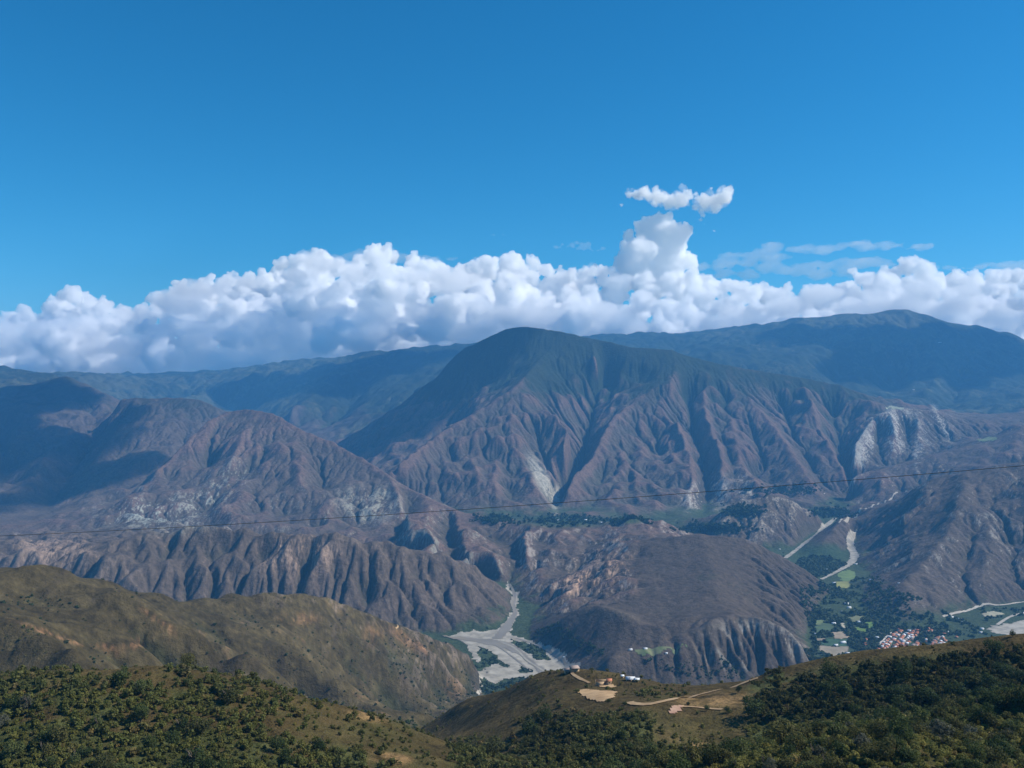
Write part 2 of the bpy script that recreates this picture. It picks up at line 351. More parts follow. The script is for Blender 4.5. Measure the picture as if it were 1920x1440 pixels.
class Grid:
    def __init__(s,x0,x1,y0,y1,res):
        s.x0,s.y0,s.res=x0,y0,res
        s.nx=int(round((x1-x0)/res))+1; s.ny=int(round((y1-y0)/res))+1
        s.X=x0+np.arange(s.nx)*res; s.Y=y0+np.arange(s.ny)*res
    def sample(s,h,x,y,order=1):
        fx=np.clip((x-s.x0)/s.res,0,s.nx-1.001); fy=np.clip((y-s.y0)/s.res,0,s.ny-1.001)
        i=fx.astype(int); j=fy.astype(int); u=fx-i; v=fy-j
        return (h[j,i]*(1-u)+h[j,i+1]*u)*(1-v)+(h[j+1,i]*(1-u)+h[j+1,i+1]*u)*v
def rasterize(g,lines):
    S=np.zeros(g.nx*g.ny); N=np.zeros(g.nx*g.ny)
    for o,t,P in lines:
        i=np.round((P[:,0]-g.x0)/g.res).astype(int); j=np.round((P[:,1]-g.y0)/g.res).astype(int)
        m=(i>=0)&(i<g.nx)&(j>=0)&(j<g.ny); k=j[m]*g.nx+i[m]
        S+=np.bincount(k,P[m,2],g.nx*g.ny); N+=np.bincount(k,None,g.nx*g.ny)
    M=N>0; S[M]/=N[M]
    return S.reshape(g.ny,g.nx),M.reshape(g.ny,g.nx)
def solve(g,lines,outer=None,iters=(400,200,120,80,60,50)):
    """membrane through all ridge and valley lines, coarse to fine"""
    lev=[]; r=g.res
    while min(g.nx*g.res,g.ny*g.res)/r>24 and len(lev)<6:
        lev.append(r); r*=2
    h=None; pg=None
    for li,r in enumerate(lev[::-1]):
        q=Grid(g.x0,g.x0+(g.nx-1)*g.res,g.y0,g.y0+(g.ny-1)*g.res,r)
        S,M=rasterize(q,lines)
        XX,YY=np.meshgrid(q.X,q.Y)
        if outer is not None:
            e=np.zeros_like(M); e[0]=e[-1]=True; e[:,0]=e[:,-1]=True
            S=np.where(e,outer[0].sample(outer[1],XX,YY),S); M=M|e
        if h is None: h=np.full(S.shape,S[M].mean())
        else: h=pg.sample(h,XX,YY)
        h=np.where(M,S,h)
        n=iters[min(li,len(iters)-1)]
        free=~M
        jj,ii=np.indices(S.shape); red=((jj+ii)%2==0)
        om=1.9 if li<2 else 1.6
        fr=[free&red,free&~red]
        for it in range(n):
            for c in fr:
                p=np.pad(h,1,mode='edge')
                a=(p[:-2,1:-1]+p[2:,1:-1]+p[1:-1,:-2]+p[1:-1,2:])*.25
                h=np.where(c,h+om*(a-h),h)
        pg=q
    return h,S,M
OFF=[(-1,-1),(-1,0),(-1,1),(0,-1),(0,1),(1,-1),(1,0),(1,1)]
def flow(h,res):
    ny,nx=h.shape; p=np.pad(h,1,mode='constant',constant_values=1e9)
    best=np.zeros(h.shape); rec=np.arange(ny*nx).reshape(ny,nx).copy(); idx=rec.copy()
    for dj,di in OFF:
        d=res*math.hypot(dj,di)
        s=(h-p[1+dj:1+dj+ny,1+di:1+di+nx])/d
        b=s>best; best=np.where(b,s,best); rec=np.where(b,idx+dj*nx+di,rec)
    return rec.ravel(),best.ravel()
def waves(rec):
    n=rec.size; own=np.arange(n); nz=rec!=own
    indeg=np.bincount(rec[nz],minlength=n)
    fr=np.nonzero(indeg==0)[0]; W=[]
    while fr.size:
        W.append(fr)
        q=fr[rec[fr]!=fr]; r=rec[q]
        if r.size==0: break
        u,c=np.unique(r,return_counts=True)
        indeg[u]-=c
        fr=u[indeg[u]==0]
    return W
def fillpits(h,n=60,eps=0.02):
    for k in range(n):
        p=np.pad(h,1,mode='edge')
        m=np.full(h.shape,1e9)
        ny,nx=h.shape
        for dj,di in OFF: m=np.minimum(m,p[1+dj:1+dj+ny,1+di:1+di+nx])
        pit=h<=m
        pit[0]=pit[-1]=False; pit[:,0]=pit[:,-1]=False
        if not pit.any(): break
        h=np.where(pit,m+eps,h)
    return h
def erode(h,g,iters,K,m,diff,fixed=None,noise=None,Kmap=None):
    res=g.res; ny,nx=h.shape
    A=None
    for it in range(iters):
        if noise is not None and it<3: h=h+noise*(1.0 if it==0 else .3)*(1 if it%2==0 else -1)
        h=fillpits(h,25)
        rec,s=flow(h,res); W=waves(rec)
        A=np.full(h.size,res*res)
        for w in W[:-1]:
            q=w[rec[w]!=w]
            r=rec[q]
            np.add.at(A,r,A[q])
        dx=np.where((np.abs(rec-np.arange(h.size))==1)|(np.abs(rec-np.arange(h.size))==nx),res,res*1.414)
        Fc=K*A**m/dx
        if Kmap is not None: Fc=Fc*Kmap.ravel()
        hf=h.ravel().copy()
        fx=fixed.ravel() if fixed is not None else np.zeros(h.size,bool)
        Fc=np.where(fx,0,Fc)
        for w in W[::-1]:
            hf[w]=(hf[w]+Fc[w]*hf[rec[w]])/(1+Fc[w])
        h=hf.reshape(ny,nx)
        for _ in range(2):
            p=np.pad(h,1,mode='edge')
            lap=(p[:-2,1:-1]+p[2:,1:-1]+p[1:-1,:-2]+p[1:-1,2:])*.25-h
            if fixed is not None: lap=np.where(fixed,0,lap)
            h=h+diff*lap
    return h,A.reshape(ny,nx)
KM=dict(foreground_hillside=.35,wooded_hill=.35,left_hill=1.0,fluted_ridge=1.3,badlands_ridge=1.6,pale_foothills=1.6,brown_foothills=.8,far_right_mountain=1.2,distant_ridge=1.2)
def build_terrain(verbose=False,NU=1400,q=1.0):
    t=time.time()
    L=all_lines()
    def say(s):
        if verbose: print(s,round(time.time()-t,1),flush=True)
    g0=Grid(-11000,11000,-200,16500,25)
    h0,S0,M0=solve(g0,L); say('solve0')
    g1=Grid(-4700,5400,1950,9300,8); h1,S1,M1=solve(g1,L,(g0,h0)); say('solve1')
    g2=Grid(-1500,1900,-60,2860,5); h2,S2,M2=solve(g2,L,(g0,h0)); say('solve2')
    # owners on a coarse grid, flowing down from the ridge lines
    q=Grid(-11000,11000,-200,16500,50)
    own=np.zeros((q.ny,q.nx),int); XX,YY=np.meshgrid(q.X,q.Y); H=g0.sample(h0,XX,YY)
    for o,tp,P in L:
        if tp!=1: continue
        i=np.round((P[:,0]-q.x0)/q.res).astype(int); j=np.round((P[:,1]-q.y0)/q.res).astype(int)
        m=(i>=0)&(i<q.nx)&(j>=0)&(j<q.ny); own[j[m],i[m]]=NAMES.index(o)
    fl=(H-floor_z(YY)<14)&(YY<6200)&(YY>2200)
    own[fl]=0; seed=own>0
    for ps in range(2):
      for k in range(160):
        pH=np.pad(H,1,mode='edge'); pO=np.pad(own,1,mode='edge')
        bo=np.zeros_like(own); bh=np.full(H.shape,-1e9)
        for dj,di in OFF:
            a=pH[1+dj:1+dj+q.ny,1+di:1+di+q.nx]; b=pO[1+dj:1+dj+q.ny,1+di:1+di+q.nx]
            c=(b>0)&(a>bh)
            if ps==0: c&=(a>H)
            bh=np.where(c,a,bh); bo=np.where(c,b,bo)
        ch=(own==0)&~fl&(bo>0)
        if not ch.any(): break
        own=np.where(ch,bo,own)
    say('owners')
    out=[]
    for gi,(g,h) in enumerate(((g0,h0),(g1,h1),(g2,h2))):
        XX,YY=np.meshgrid(g.X,g.Y)
        fz=floor_z(YY)
        hs=blur(h,g.res,(22,8,11)[gi])
        rel=np.clip((hs-fz)/60,0,1)                      # 0 on the floor
        n=fnoise(h.shape,g.res,3.2,11+gi,lmin=g.res*2,lmax=(1200,700,260)[gi])
        n2=fnoise(h.shape,g.res,2.2,21+gi,lmax=(300,150,80)[gi])
        n3=fnoise(h.shape,g.res,2.0,31+gi,lmin=50,lmax=320)
        O=own[np.round((YY-q.y0)/q.res).astype(int).clip(0,q.ny-1),np.round((XX-q.x0)/q.res).astype(int).clip(0,q.nx-1)]
        n4=fnoise(h.shape,g.res,2.6,41+gi,lmin=90,lmax=(1400,1000,420)[gi]); a4=np.zeros(h.shape)
        for nm_,av_ in (('main_mountain',19),('brown_peak',13),('right_mountain',12),('dark_left_mountain',14),('far_left_mountain',18),('left_hill',6),('far_right_mountain',13),('distant_ridge',13),('wooded_hill',2.2),('foreground_hillside',2.2),('brown_foothills',14)): a4[O==NAMES.index(nm_)]=av_
        crest=[l for l,r_ in zip([l for l in L if l[1]==1],R) if len(r_[1])>=7]
        _,CM=rasterize(g,crest); cw=np.clip(blur(CM*1.0,g.res,130)/(g.res/(2.507*130)),0,1)
        hs=hs+n4*blur(a4,g.res,60)*rel*(1-.93*cw)
        Km=np.ones(h.shape); n3a=np.full(h.shape,2.5); n3a[O==NAMES.index('fluted_ridge')]=9; n3a[O==NAMES.index('main_mountain')]=3.5; n3a[O==NAMES.index('left_hill')]=3; n3a[O==NAMES.index('brown_peak')]=1.5;n3a[O==NAMES.index('dark_left_mountain')]=1; n3a[O==NAMES.index('badlands_ridge')]=6;n3a=blur(n3a,g.res,40)
        for nm,kv in KM.items(): Km[O==NAMES.index(nm)]=kv
        if gi==1:
            ch=(O==NAMES.index('central_hill'))
            px=CX+F*XX/YY; edge=np.clip((2870-YY)/60,0,1)*(.12+.88*np.clip((px-1285)/25,0,1))
            right=np.clip((px-1385-(YY-3000)*.0)/60,0,1)*np.clip((hs-fz)/20,0,1)
            Km=np.where(ch,.10+2.4*np.maximum(edge,right*.7),Km)
        zz_=np.clip((hs+200)/300,0,1); Km=np.where(O==NAMES.index('main_mountain'),Km*(1-.55*zz_),Km)
        Km=blur(Km,g.res,40)
        n=n*np.clip(Km,.25,1); n3=n3*np.clip(Km,.0,1)
        amp=(16,3.5,4)[gi]; amp2=(4,1.6,.8)[gi]
        hb=hs+(n*amp+n2*amp2+n3*n3a)*rel
        if gi<2:
            it=(14,24)[gi]; K=(.020,.033)[gi]; m=.45
            he,A=erode(hb,g,it,K,m,.05,Kmap=Km)
            det=he-blur(he,g.res,(260,200)[gi])
            base=blur(hb,g.res,(260,200)[gi])
            # keep the crest lines of the membrane
            hf=base+det*1.25
        else:
            near=np.clip((YY-900)/300,0,1)
            he,A=erode(hb,g,16,.034,.42,.10,Kmap=Km)
            det=he-blur(he,g.res,110)
            hf=blur(hb,g.res,110)+det*(.9+.1*near)
        # restore silhouettes: low-pass difference toward the membrane
        hf=hf+blur(hs-hf,g.res,(200,130,40)[gi])
        if gi>0:
            cl_=crest if gi==1 else [l for l in L if l[1]==1]
            Sc,Mc=rasterize(g,cl_); dlt=np.where(Mc,np.maximum(Sc-hf,0),0); sg=(45,30)[gi-1]
            bm_=blur(Mc*1.0,g.res,sg); cr=blur(dlt,g.res,sg)/np.maximum(bm_,1e-6)*np.clip(bm_/(g.res/(2.507*sg))*1.15,0,1)
            hf=hf+np.where(bm_>1e-4,cr,0)
        w=np.clip((hs-fz)/18,0,1); w=w*w*(3-2*w)
        hf=np.where(w<1,fz*(1-w)+hf*w,hf); hf=np.maximum(hf,fz)
        out.append((g,hf,A)); say('erode%d'%gi)
    # view-fan mesh rows
    Ys=[6.0]
    while Ys[-1]<16300:
        y=Ys[-1]
        if y<2500: d=max(.45,y*.0056)
        elif y<7600: d=8.5
        elif y<9300: d=14
        else: d=24
        Ys.append(y+d)
    YR=np.array(Ys); U=np.linspace(-.80,.80,NU)
    X=U[None]*YR[:,None]; Yg=np.repeat(YR[:,None],len(U),1)
    def ss_(a,b,x): t_=np.clip((x-a)/(b-a),0,1); return t_*t_*(3-2*t_)
    def mix(k):
        z0=out[0][0].sample(out[0][k],X,Yg); z1=out[1][0].sample(out[1][k],X,Yg); z2=out[2][0].sample(out[2][k],X,Yg)
        def wt(g,b):
            e=np.minimum(np.minimum(X-g.X[0],g.X[-1]-X),np.minimum(Yg-g.Y[0],g.Y[-1]-Yg))
            w=np.clip(e/b,0,1); return w*w*(3-2*w)
        w1=wt(out[1][0],300); 
        e=np.minimum(np.minimum(X-g2.X[0],g2.X[-1]-X),g2.Y[-1]-Yg); w2=np.clip((e-ss_(.0,.03,U[None])*260)/150,0,1)
        z=z0*(1-w1)+z1*w1; z=z*(1-w2)+z2*w2
        return z
    Z=mix(1); A=mix(2)
    oi=np.round((X-q.x0)/q.res).astype(int).clip(0,q.nx-1); oj=np.round((Yg-q.y0)/q.res).astype(int).clip(0,q.ny-1)
    jit=fnoise(X.shape,1,2.5,5)*0.6
    oi=np.round((X-q.x0)/q.res+jit).astype(int).clip(0,q.nx-1)
    say('fan %s'%(Z.shape,))
    return dict(U=U,YR=YR,Z=Z,A=A,owner=own[oj,oi],grids=out)
# ------------------------------------------------------------------ terrain meshes
T=build_terrain(verbose=True)
U,YR,Z,OWN=T['U'],T['YR'],T['Z'],T['owner']
NR,NC=Z.shape
X=U[None]*YR[:,None]; YY=np.repeat(YR[:,None],NC,1)
PX=CX+F*U[None]+0*YY; PY=CY-F*Z/YY
# picture of the terrain as seen from the viewpoint, used to find real ground points
def hit(px,py,ymin=0,ymax=1e9):
    """first ground point met by the sight line through photo pixel (px,py)"""
    j=int(np.clip(np.searchsorted(U,(px-CX)/F),1,NC-1))
    col=PY[:,j]; r=np.nonzero((col<=py)&(YR>ymin)&(YR<ymax))[0]
    if len(r)==0: return None
    k=r[0]; 
    if k>0 and col[k-1]>py and YR[k-1]>ymin:
        a=(col[k-1]-py)/(col[k-1]-col[k]); y=YR[k-1]+a*(YR[k]-YR[k-1])
    else: y=YR[k]
    x=(px-CX)/F*y
    return np.array([x,y,ground(x,y)])
def ground(x,y):
    x=np.asarray(x,float); y=np.asarray(y,float)
    r=np.clip(np.interp(y,YR,np.arange(NR)),0,NR-1.001); u=x/np.maximum(y,1)
    c=np.clip((u-U[0])/(U[1]-U[0]),0,NC-1.001)
    i=r.astype(int); j=c.astype(int); a=r-i; b=c-j
    z=(Z[i,j]*(1-b)+Z[i,j+1]*b)*(1-a)+(Z[i+1,j]*(1-b)+Z[i+1,j+1]*b)*a
    return z if z.shape else float(z)
P3=np.stack([X,YY,Z],-1)
gu=np.gradient(P3,axis=1); gv=np.gradient(P3,axis=0); NV=np.cross(gu,gv); NV/=np.linalg.norm(NV,axis=-1,keepdims=True)
SLOPE=np.sqrt(NV[...,0]**2+NV[...,1]**2)/NV[...,2]
del gu,gv
def ss(a,b,x): t=np.clip((x-a)/(b-a),0,1); return t*t*(3-2*t)
# world-space noises sampled on the mesh
def wn(scale,beta,seed,n=1024,ax=1.0):
    t=fnoise((n,n),1.0,beta,seed)
    fx=(X/scale*ax)%n; fy=(YY/scale)%n; i=fx.astype(int); j=fy.astype(int); a=fx-i; b=fy-j
    i2=(i+1)%n; j2=(j+1)%n
    return (t[j,i]*(1-a)+t[j,i2]*a)*(1-b)+(t[j2,i]*(1-a)+t[j2,i2]*a)*b
nA=wn(12,2.4,71); nB=wn(4,1.6,72); nC=wn(60,3,73); nD=wn(2,1.2,74)
nS=wn(5.5,1.9,75,ax=2.2)
nT=wn(7,1.5,76,ax=4.5)
# convexity: ribs positive, gullies negative
g0,g1,g2=[o[0] for o in T['grids']]
def conv(gi,s1,s2):
    g,h,A=T['grids'][gi]; d=blur(h,g.res,s1)-blur(h,g.res,s2); return g.sample(d/ (d.std()+1e-6),X,YY)
w1=ss(9300,9000,YY); w2=ss(2860,2700,YY)
CV=conv(0,30,120)*(1-w1)+conv(1,8,60)*w1; CV=CV*(1-w2)+conv(2,5,30)*w2
def is_(*n): 
    m=np.zeros(Z.shape)
    for k in n: m=np.maximum(m,(OWN==NAMES.index(k))*1.0)
    return m
def soft(m,k=3):
    for _ in range(k):
        p=np.pad(m,1,mode='edge'); m=(p[:-2,1:-1]+p[2:,1:-1]+p[1:-1,:-2]+p[1:-1,2:]+m)/5
    return m
def spot(px,py,rx,ry,rot=0,ymin=0,ymax=1e9,elong=1.0):
    """elliptic patch of ground round the point met at photo pixel (px,py); radii in pixels of the photograph there"""
    dx=PX-px; dy=PY-py; c,s=math.cos(rot),math.sin(rot)
    a=(dx*c+dy*s)/rx; b=(-dx*s+dy*c)/ry
    return np.exp(-(a*a+b*b)**2)*((YY>ymin)&(YY<ymax))
def lerp(a,b,t): return a*(1-t[...,None])+np.array(b)*t[...,None]
col=np.zeros(Z.shape+(3,)); col[:]=(.098,.077,.060)
col=lerp(col,(.088,.080,.058),ss(-.6,.9,nC))
col=lerp(col,(.140,.104,.082),ss(.1,1.6,nA)*.6)
# reddish brown on the lower slopes of the main mountain and the brown peak
red=soft(is_('main_mountain','brown_peak','badlands_ridge','brown_foothills','scarred_hill'))
col=lerp(col,(.150,.096,.075),red*ss(-.5,1.2,CV+.5*nA)*.75)
# vegetation with height
vz=Z+90*nA+60*nC-60*CV
mm=soft(is_('main_mountain'))
veg=mm*ss(-330,-60,vz)
veg=np.maximum(veg,soft(is_('far_right_mountain','distant_ridge'))*ss(-620,-350,vz))
veg=np.maximum(veg,soft(is_('far_left_mountain','dark_left_mountain'))*ss(-450,-150,vz)*.8)
veg=np.maximum(veg,mm*ss(.2,-1.4,CV)*ss(-600,-250,Z)*.6)
veg=np.maximum(veg,ss(-.3,-1.8,CV)*.35*(YY>2500))
col=lerp(col,(.022,.036,.020),np.clip(veg,0,1)*.92)
farp=soft(is_('far_right_mountain','distant_ridge'))*ss(.9,1.8,nA+.5*nB)*.5
col=lerp(col,(.12,.12,.065),farp)
# pale bare rock
stp=ss(.35,.75,SLOPE)
def rockpatch(m,th,colr,k=1.0):
    global col
    r=m*ss(th,th+1.0,CV*.45+nS*.35+nT*.85+nA*.2+nD*.25)*k*.85
    col=lerp(col,colr,np.clip(r,0,1))
low=soft(is_('brown_peak'))*ss(-560,-700,Z)
rockpatch(low*stp,.45,(.30,.31,.26),.6)
rockpatch(low*soft(is_('brown_peak'))*spot(690,945,60,36)+0,-.9,(.33,.33,.27),.85)
rockpatch(spot(430,900,60,30,-.7)+spot(250,960,80,30)+spot(330,960,90,40),-.1+.35,(.34,.36,.31),.65)
rockpatch(soft(is_('badlands_ridge','pale_foothills'))*stp,.0,(.36,.32,.28),.7)
rockpatch(soft(is_('scarred_hill'))*ss(6300,6500,YY)*ss(1830,1760,PX),.4,(.33,.33,.29),.8)
rockpatch(spot(1678,815,16,50)+spot(1632,830,12,50,.45)+spot(1768,797,6,45,-.45)+spot(1722,850,9,34)+spot(1700,800,10,30),-.3,(.46,.45,.40),.8)
rockpatch(soft(is_('right_mountain'))*stp,.55,(.38,.36,.31),.6)
rockpatch(spot(1300,935,22,30,.4,5000)+spot(1345,925,30,32,0,5000)+spot(1395,915,16,34,-.3,5000),-.5,(.48,.45,.39),.85)
rockpatch(spot(1018,900,14,52,-.5,5400),-2.5,(.40,.38,.31),.95)
rockpatch(spot(1043,940,7,30,0.1,5200),-2.5,(.45,.42,.35),.9)
rockpatch(soft(is_('river_bend_hill'))*stp,.5,(.40,.36,.30),.6)
rockpatch(soft(is_('brown_foothills'))*stp,.6,(.42,.38,.32),.6)
rockpatch(soft(is_('fluted_ridge'))*ss(-1,1,nC+.3)*stp,.55,(.30,.23,.18),.7)
rockpatch(spot(560,1040,90,35,0,3000,3700)+spot(100,1030,70,30,0,3000,5000),-.1,(.38,.27,.20),.7)
rockpatch(spot(1080,1095,36,24,-.3,2900,4200)+spot(1130,1075,60,26,-.4,2900,4200),-.1,(.46,.30,.20),.8)
col=lerp(col,(.105,.088,.066),spot(1200,1150,110,14,0,2500,3400)*.6)
rockpatch(spot(1390,1215,80,50,0,2500,2850)+0,.5,(.26,.25,.22),.7)
rockpatch(spot(1430,1210,90,45,0,2500,2900)*stp,.35,(.36,.34,.30),.7)
# central hill: smooth dark brown
ch=soft(is_('central_hill')); col=lerp(col,(.074,.058,.045),ch*.8*(1-ss(.2,.9,CV*.5)))
col=lerp(col,(.055,.060,.034),ch*ss(.5,1.5,nA-CV*.4)*.6)
# valley floor, green
flo=ss(40,8,Z-floor_z(YY)+10*nA)*((YY>2300)&(YY<6200))*(SLOPE<.5)*((PX>830)|(YY<3300))
col=lerp(col,(.045,.070,.032),soft(flo,2)*.9)
for (a,b,c,d) in ((1060,978,90,12),(1180,975,30,8),(1390,958,30,12),(1330,990,50,12),(1540,1040,50,20)):
    col=lerp(col,(.040,.070,.034),spot(a,b,c,d,0,4000)*.9)
def blob(px,py,cx,cy_,rx,ry): return np.exp(-(((px-cx)/rx)**2+((py-cy_)/ry)**2))
def dens_near(px,py,Y):
    d=np.full(px.shape,.10)
    left=(px<960)
    d=np.where(left,.05+.95*ss(1256,1298,py+14*np.sin(px/60.))*ss(660,380,px),d)
    d=np.maximum(d,left*ss(1375,1425,py)*ss(900,600,px)*.85)
    d=np.maximum(d,.9*blob(px,py,345,1262,40,12)); d=np.maximum(d,.35*blob(px,py,700,1370,120,30))
    r=~left
    d=np.maximum(d,r*.80*ss(1322,1352,py+(px-1150)*.05)*ss(950,1010,px)*ss(1260,1190,px))
    d=np.maximum(d,r*.22*ss(1325,1345,py)*ss(1180,1230,px))
    d=np.maximum(d,r*.95*ss(1385,1420,py)*ss(1050,1150,px))
    d=np.maximum(d,r*1.0*ss(1385,1420,px)*ss(1225,1252,py+(px-1400)*.115)*1.0)
    d=np.maximum(d,r*.45*ss(1440,1500,px)*ss(1195,1215,py+(px-1640)*.07))
    d=np.maximum(d,r*.5*blob(px,py,1150,1292,30,7)); d=np.maximum(d,r*.4*blob(px,py,1050,1262,40,6)); d=np.maximum(d,r*.6*blob(px,py,1230,1300,60,14))
    cy_=np.interp(px,[1410,1500,1640,1760,1920],[1274,1243,1217,1205,1190]); d=d*(1-r*(px>1470)*(1-ss(12,34,py-cy_))*.93)
    d=np.maximum(d,.8*ss(820,870,px)*ss(1010,960,px)*ss(1372,1395,py))
    # keep the clearings, road and yards open
    for (a,b,c,e) in ((1120,1304,38,13),(1137,1286,20,6),(1077,1258,16,7),(1270,1331,18,9),(735,1422,40,8),(1185,1272,12,5),(1310,1332,30,5)): d=d*(1-(((px-a)/c)**2+((py-b)/e)**2<1))
    for a,b in zip([(1180,1317),(1240,1319),(1340,1296),(1408,1276)],[(1240,1319),(1340,1296),(1408,1276),(1430,1268)]):
        t=np.clip((px-a[0])/(b[0]-a[0]),0,1); yy=a[1]+(b[1]-a[1])*t; d=d*(1-((px>a[0])&(px<b[0])&(py>yy-4)&(py<yy+7)))
    return d
# ---- near hills
lh=soft(is_('left_hill')); 
cl=np.zeros_like(col); cl[:]=(.082,.072,.036)
cl=lerp(cl,(.048,.052,.025),ss(-.4,1.0,nC*.5+nA*.6-CV*.35))
cl=lerp(cl,(.125,.085,.048),ss(.7,1.5,nA*.7+nB*.5)*.7)
cl=lerp(cl,(.18,.155,.125),ss(1.1,2.0,nT*.9+nB*.35+.3*CV+.2*nD)*ss(1500,2100,YY)*.75)
cl=lerp(cl,(.036,.046,.024),spot(720,1240,90,30,.45,1500,2500)*ss(-.6,.8,nB+nA*.6)*.7)
cl=lerp(cl,(.060,.052,.040),ss(.2,1.4,nS)*.45)
for (a,b,c,d,e,f) in ((100,1190,75,5,.33,.9),(205,1215,28,6,.3,.8),(250,1208,20,7,0,.9),(300,1165,42,6,.6,.7),(755,1195,36,10,.7,.45),(790,1213,18,4,.8,.9),(700,1190,20,20,.5,.4),(560,1160,40,12,0,.35),(850,1290,20,20,.9,.3),(170,1262,16,3,.2,.8),(560,1290,10,3,0,.9)):
    cl=lerp(cl,(.27,.165,.09),spot(a,b,c,d,e,600,2800)*f*ss(-.8,.9,nB*.5+nD*.5+nT*.5))
cl=lerp(cl,(.105,.080,.048),ss(.1,1.5,nC-.4*nA)*.45)
cl*=np.array([.92,.83,.78])*(1+.16*nB[...,None]+.10*nA[...,None])
col=col*(1-lh[...,None])+cl*lh[...,None]
fh=soft(is_('foreground_hillside','wooded_hill'))*ss(1500,1200,YY)
cf=np.zeros_like(col); cf[:]=(.090,.066,.027)
cf=lerp(cf,(.045,.050,.017),ss(-.3,1.0,nC*.4+nA*.8))
cf=lerp(cf,(.110,.070,.036),ss(.6,1.4,nB*.8+nA*.3)*.5)
dnv=soft(dens_near(PX,PY,YY),2)*(YY<1200)
cf=lerp(cf,(.068,.082,.028),np.clip(dnv*1.25,0,1)*.85*ss(-2.2,-.6,nB+nA))
cf=lerp(cf,(.085,.088,.030),(PX>1000)*spot(1330,1385,150,40,0,0,700)*.8*ss(-1.5,.5,nA))
for (a,b,c,d,e,f) in ((1440,1375,200,30,0,.0),(415,1338,16,8,.3,.9),(730,1422,40,10,.1,.9),(170+960,1425,60,6,0,.5),(1310,1400,20,8,0,.5),(1430,1432,30,10,0,.7),(1340,1312,80,14,0,.5),(690,1340,40,12,.2,.5)):
    cf=lerp(cf,(.42,.26,.12),spot(a,b,c,d,e,0,900)*f*ss(-1.0,.8,nB+nD*.5))
col=col*(1-fh[...,None])+cf*fh[...,None]
# fine tonal grain that belongs to the soil
col*=(1+.10*nD[...,None]+.06*nB[...,None]); col=np.clip(col,.015,.8)
gm,gt,gb=new_mat('hill_ground',.95,.05)
N=gt.nodes; K=gt.links
at=N.new('ShaderNodeAttribute'); at.attribute_name='soil'
geo=N.new('ShaderNodeNewGeometry')
n1=N.new('ShaderNodeTexNoise'); n1.inputs['Scale'].default_value=.06; n1.inputs['Detail'].default_value=8; n1.inputs['Roughness'].default_value=.65
K.new(geo.outputs['Position'],n1.inputs['Vector'])
n2=N.new('ShaderNodeTexNoise'); n2.inputs['Scale'].default_value=.9; n2.inputs['Detail'].default_value=5
K.new(geo.outputs['Position'],n2.inputs['Vector'])
mr=N.new('ShaderNodeMapRange'); mr.inputs['From Min'].default_value=.3; mr.inputs['From Max'].default_value=.7; mr.inputs['To Min'].default_value=.66; mr.inputs['To Max'].default_value=1.34
K.new(n1.outputs['Fac'],mr.inputs['Value'])
mr2=N.new('ShaderNodeMapRange'); mr2.inputs['From Min'].default_value=.3; mr2.inputs['From Max'].default_value=.7; mr2.inputs['To Min'].default_value=.8; mr2.inputs['To Max'].default_value=1.2
K.new(n2.outputs['Fac'],mr2.inputs['Value'])
mu=N.new('ShaderNodeMath'); mu.operation='MULTIPLY'; K.new(mr.outputs[0],mu.inputs[0]); K.new(mr2.outputs[0],mu.inputs[1])
vm=N.new('ShaderNodeVectorMath'); vm.operation='SCALE'; K.new(at.outputs['Color'],vm.inputs[0]); K.new(mu.outputs[0],vm.inputs['Scale'])
K.new(vm.outputs[0],gb.inputs['Base Color'])
bp=N.new('ShaderNodeBump'); bp.inputs['Strength'].default_value=.9; bp.inputs['Distance'].default_value=9.0
K.new(n1.outputs['Fac'],bp.inputs['Height']); K.new(bp.outputs[0],gb.inputs['Normal'])
LBL=dict(valley_floor='flat green valley floor beside the pale river bed',foreground_hillside='brushy green and brown slope at the bottom left',
 wooded_hill='wooded hill with a dirt road along its crest, bottom right',left_hill='smooth olive brown hill above the river bend on the left',
 fluted_ridge='fluted brown ridge ending at the river confluence',central_hill='smooth dark brown dome hill with a fluted cliff above the valley',
 badlands_ridge='pinkish brown badlands ridge behind the river gorge',pale_foothills='low pale and brown badlands at the left, behind the fluted ridge',
 right_mountain='dark furrowed mountain above the village on the right',river_spur_hill='small spur hill between the two river arms',
 river_bend_hill='low hill with bare furrows left of the upper river',main_mountain='main mountain with a green summit and reddish brown spurs',
 scarred_hill='hill with white landslide scars on the right',brown_foothills='rolling brown foothills below the white scars',
 brown_peak='reddish brown pointed mountain on the left with pale lower slopes',dark_left_mountain='dark humped mountain behind the brown peak',
 far_left_mountain='hazy furrowed mountain at the left edge',distant_ridge='blue distant mountain range under the cloud bank',
 far_right_mountain='large blue mountain behind on the right, its top at the clouds')
ID=np.arange(NR*NC,dtype=np.int32).reshape(NR,NC)
Q=np.stack([ID[:-1,:-1],ID[:-1,1:],ID[1:,1:],ID[1:,:-1]],-1).reshape(-1,4); QO=OWN[:-1,:-1].ravel()
VF=P3.reshape(-1,3); CF=col.reshape(-1,3).astype(np.float32); NF=NV.reshape(-1,3)
for k,nm in enumerate(NAMES):
    q=Q[QO==k]
    if len(q)==0: continue
    u,inv=np.unique(q,return_inverse=True); inv=inv.reshape(q.shape)
    o=mesh_np(nm,VF[u],inv,gm,smooth=True)
    a=o.data.attributes.new('soil','FLOAT_COLOR','POINT')
    c=np.ones((len(u),4),np.float32); c[:,:3]=CF[u]; a.data.foreach_set('color',c.ravel())
    o.data.normals_split_custom_set_from_vertices(NF[u].tolist())
    tag(o,label=LBL[nm],kind='structure')
print('terrain built',time.time()-T00,flush=True)
